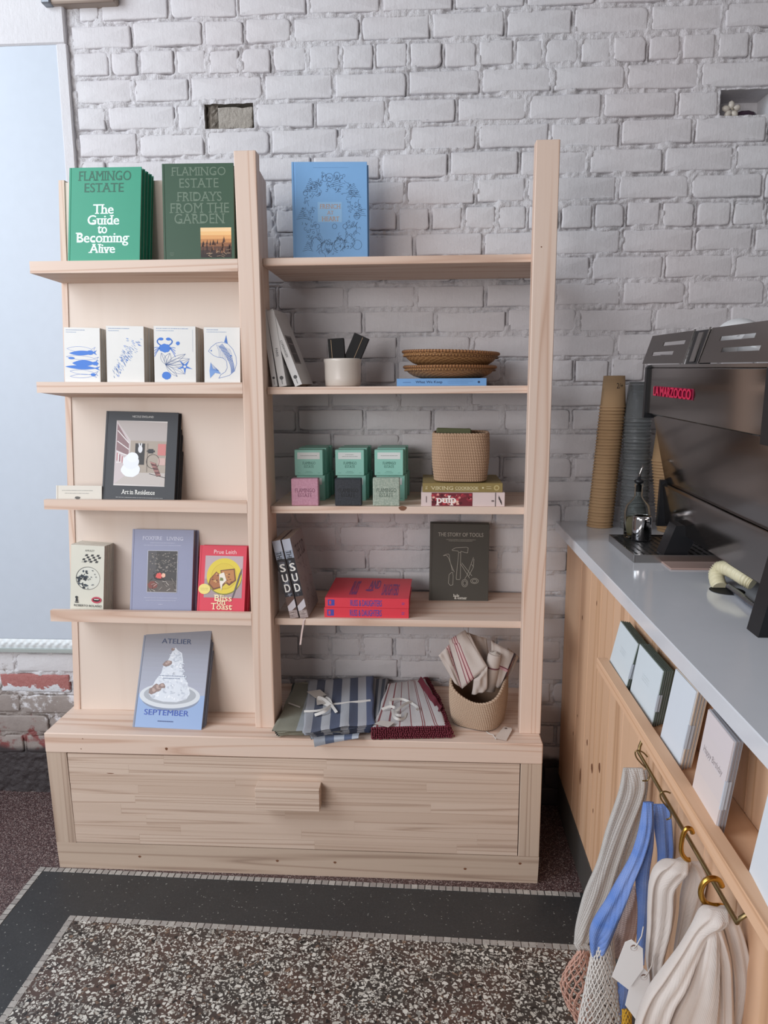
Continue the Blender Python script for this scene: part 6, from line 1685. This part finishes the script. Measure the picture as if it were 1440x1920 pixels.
# bag 3
Y3 = ytop[2]
b3 = bag('oatmeal knit bag with wide looped handles, third along the rail', 1282, 1612, Y3)
strap('handle', [(1262, 1296, 1613), (1232, 1290, 1626), (1219, 1268, 1652), (1215, 1266, 1692), (1214, 1259, 1736), (1211, 1245, 1795), (1217, 1239, 1855), (1205, 1230, 1925)], Y3, M_LIN, b3, .016, 3, 10)
strap('handle', [(1284, 1318, 1616), (1286, 1328, 1640), (1277, 1318, 1680), (1273, 1303, 1722), (1266, 1290, 1767), (1260, 1283, 1812), (1256, 1276, 1870), (1250, 1272, 1925)], Y3 + .014, M_LIN, b3, .014, 3, 11)
# bag 4
Y4 = ytop[3]
b4 = bag('pale linen bag nearest the camera, cut off by the lower border', 1348, 1702, Y4)
strap('handle', [(1330, 1370, 1703), (1312, 1366, 1716), (1296, 1334, 1742), (1272, 1312, 1782), (1240, 1292, 1826), (1210, 1268, 1870), (1190, 1256, 1930)], Y4 - .004, M_LIN, b4, .016, 3, 12)
strap('handle', [(1322, 1352, 1728), (1312, 1352, 1770), (1300, 1354, 1812), (1284, 1356, 1858), (1252, 1360, 1930)], Y4 - .012, M_LIN, b4, .014, 4, 13)
strap('handle', [(1345, 1378, 1710), (1356, 1393, 1750), (1365, 1404, 1795), (1370, 1410, 1840), (1370, 1405, 1884), (1366, 1398, 1930)], Y4, M_LIN, b4, .015, 2, 14)
strap('handle', [(1330, 1354, 1736), (1344, 1370, 1795), (1350, 1374, 1855), (1350, 1376, 1930)], Y4 - .016, M_LIN, b4, .008, 2, 15)
# blue and yellow things low between the bags
b6 = bag('second blue knit bag, only a sliver showing below the tags', 1166, 1850, Y2 + .01)
strap('handle', [(1157, 1178, 1842), (1157, 1178, 1868), (1160, 1172, 1905), (1162, 1170, 1922)], Y2 + .0, M_BLU, b6, .006, 1, 16)
b7 = bag('mustard yellow net bag peeking in at the lower border', 1174, 1900, Y2 - .01)
net('net_body', lambda v: 1167, lambda v: 1183, 1892, 1930, Y2 - .02, .01, flat('mustard_string', '#c79a2e', .9), b7, 4, 3, .0014, 7)
# swing tags
M_TAG = flat('white_tag', '#ebebec', .7, var=.01)
def swing(label, pts, hole, Y):
    o = empty('swing_tag', U(*hole, y=Y), None, label, 'tag', 'white swing tags on the bags'); L0 = Vector(o.location)
    P = [U(x, y, y=Y + (y - hole[1]) * -.00006) - L0 for x, y in pts]
    card_tag('card', P, M_TAG, o, up=Vector((0, -1, .1)), th=.0007)
    m = MB(); m.lathe([(.0022, -.0006), (.0046, -.0006), (.0046, .0002)], 16); M = Matrix.Translation((0, -.0012, 0)) @ Matrix.Rotation(PI / 2, 4, 'X'); MB().join(m, M).build('eyelet', flat('kraft_eyelet', '#8d7368', .7), o)
    m = MB(); m.tube([(0, -.002, 0), (.004, -.003, .008), (.010, .0, .018), (.013, .004, .030)], .0009, 5); m.build('string', M_WNET, o)
swing('upper white swing tag with brown eyelet', [(1172, 1766), (1184, 1761), (1205, 1778), (1206, 1816), (1178, 1855), (1147, 1831)], (1188, 1776), Y3 - .03)
swing('lower white swing tag, partly behind the upper tag', [(1204, 1812), (1217, 1825), (1217, 1861), (1192, 1911), (1172, 1884), (1180, 1850)], (1207, 1831), Y3 - .024)
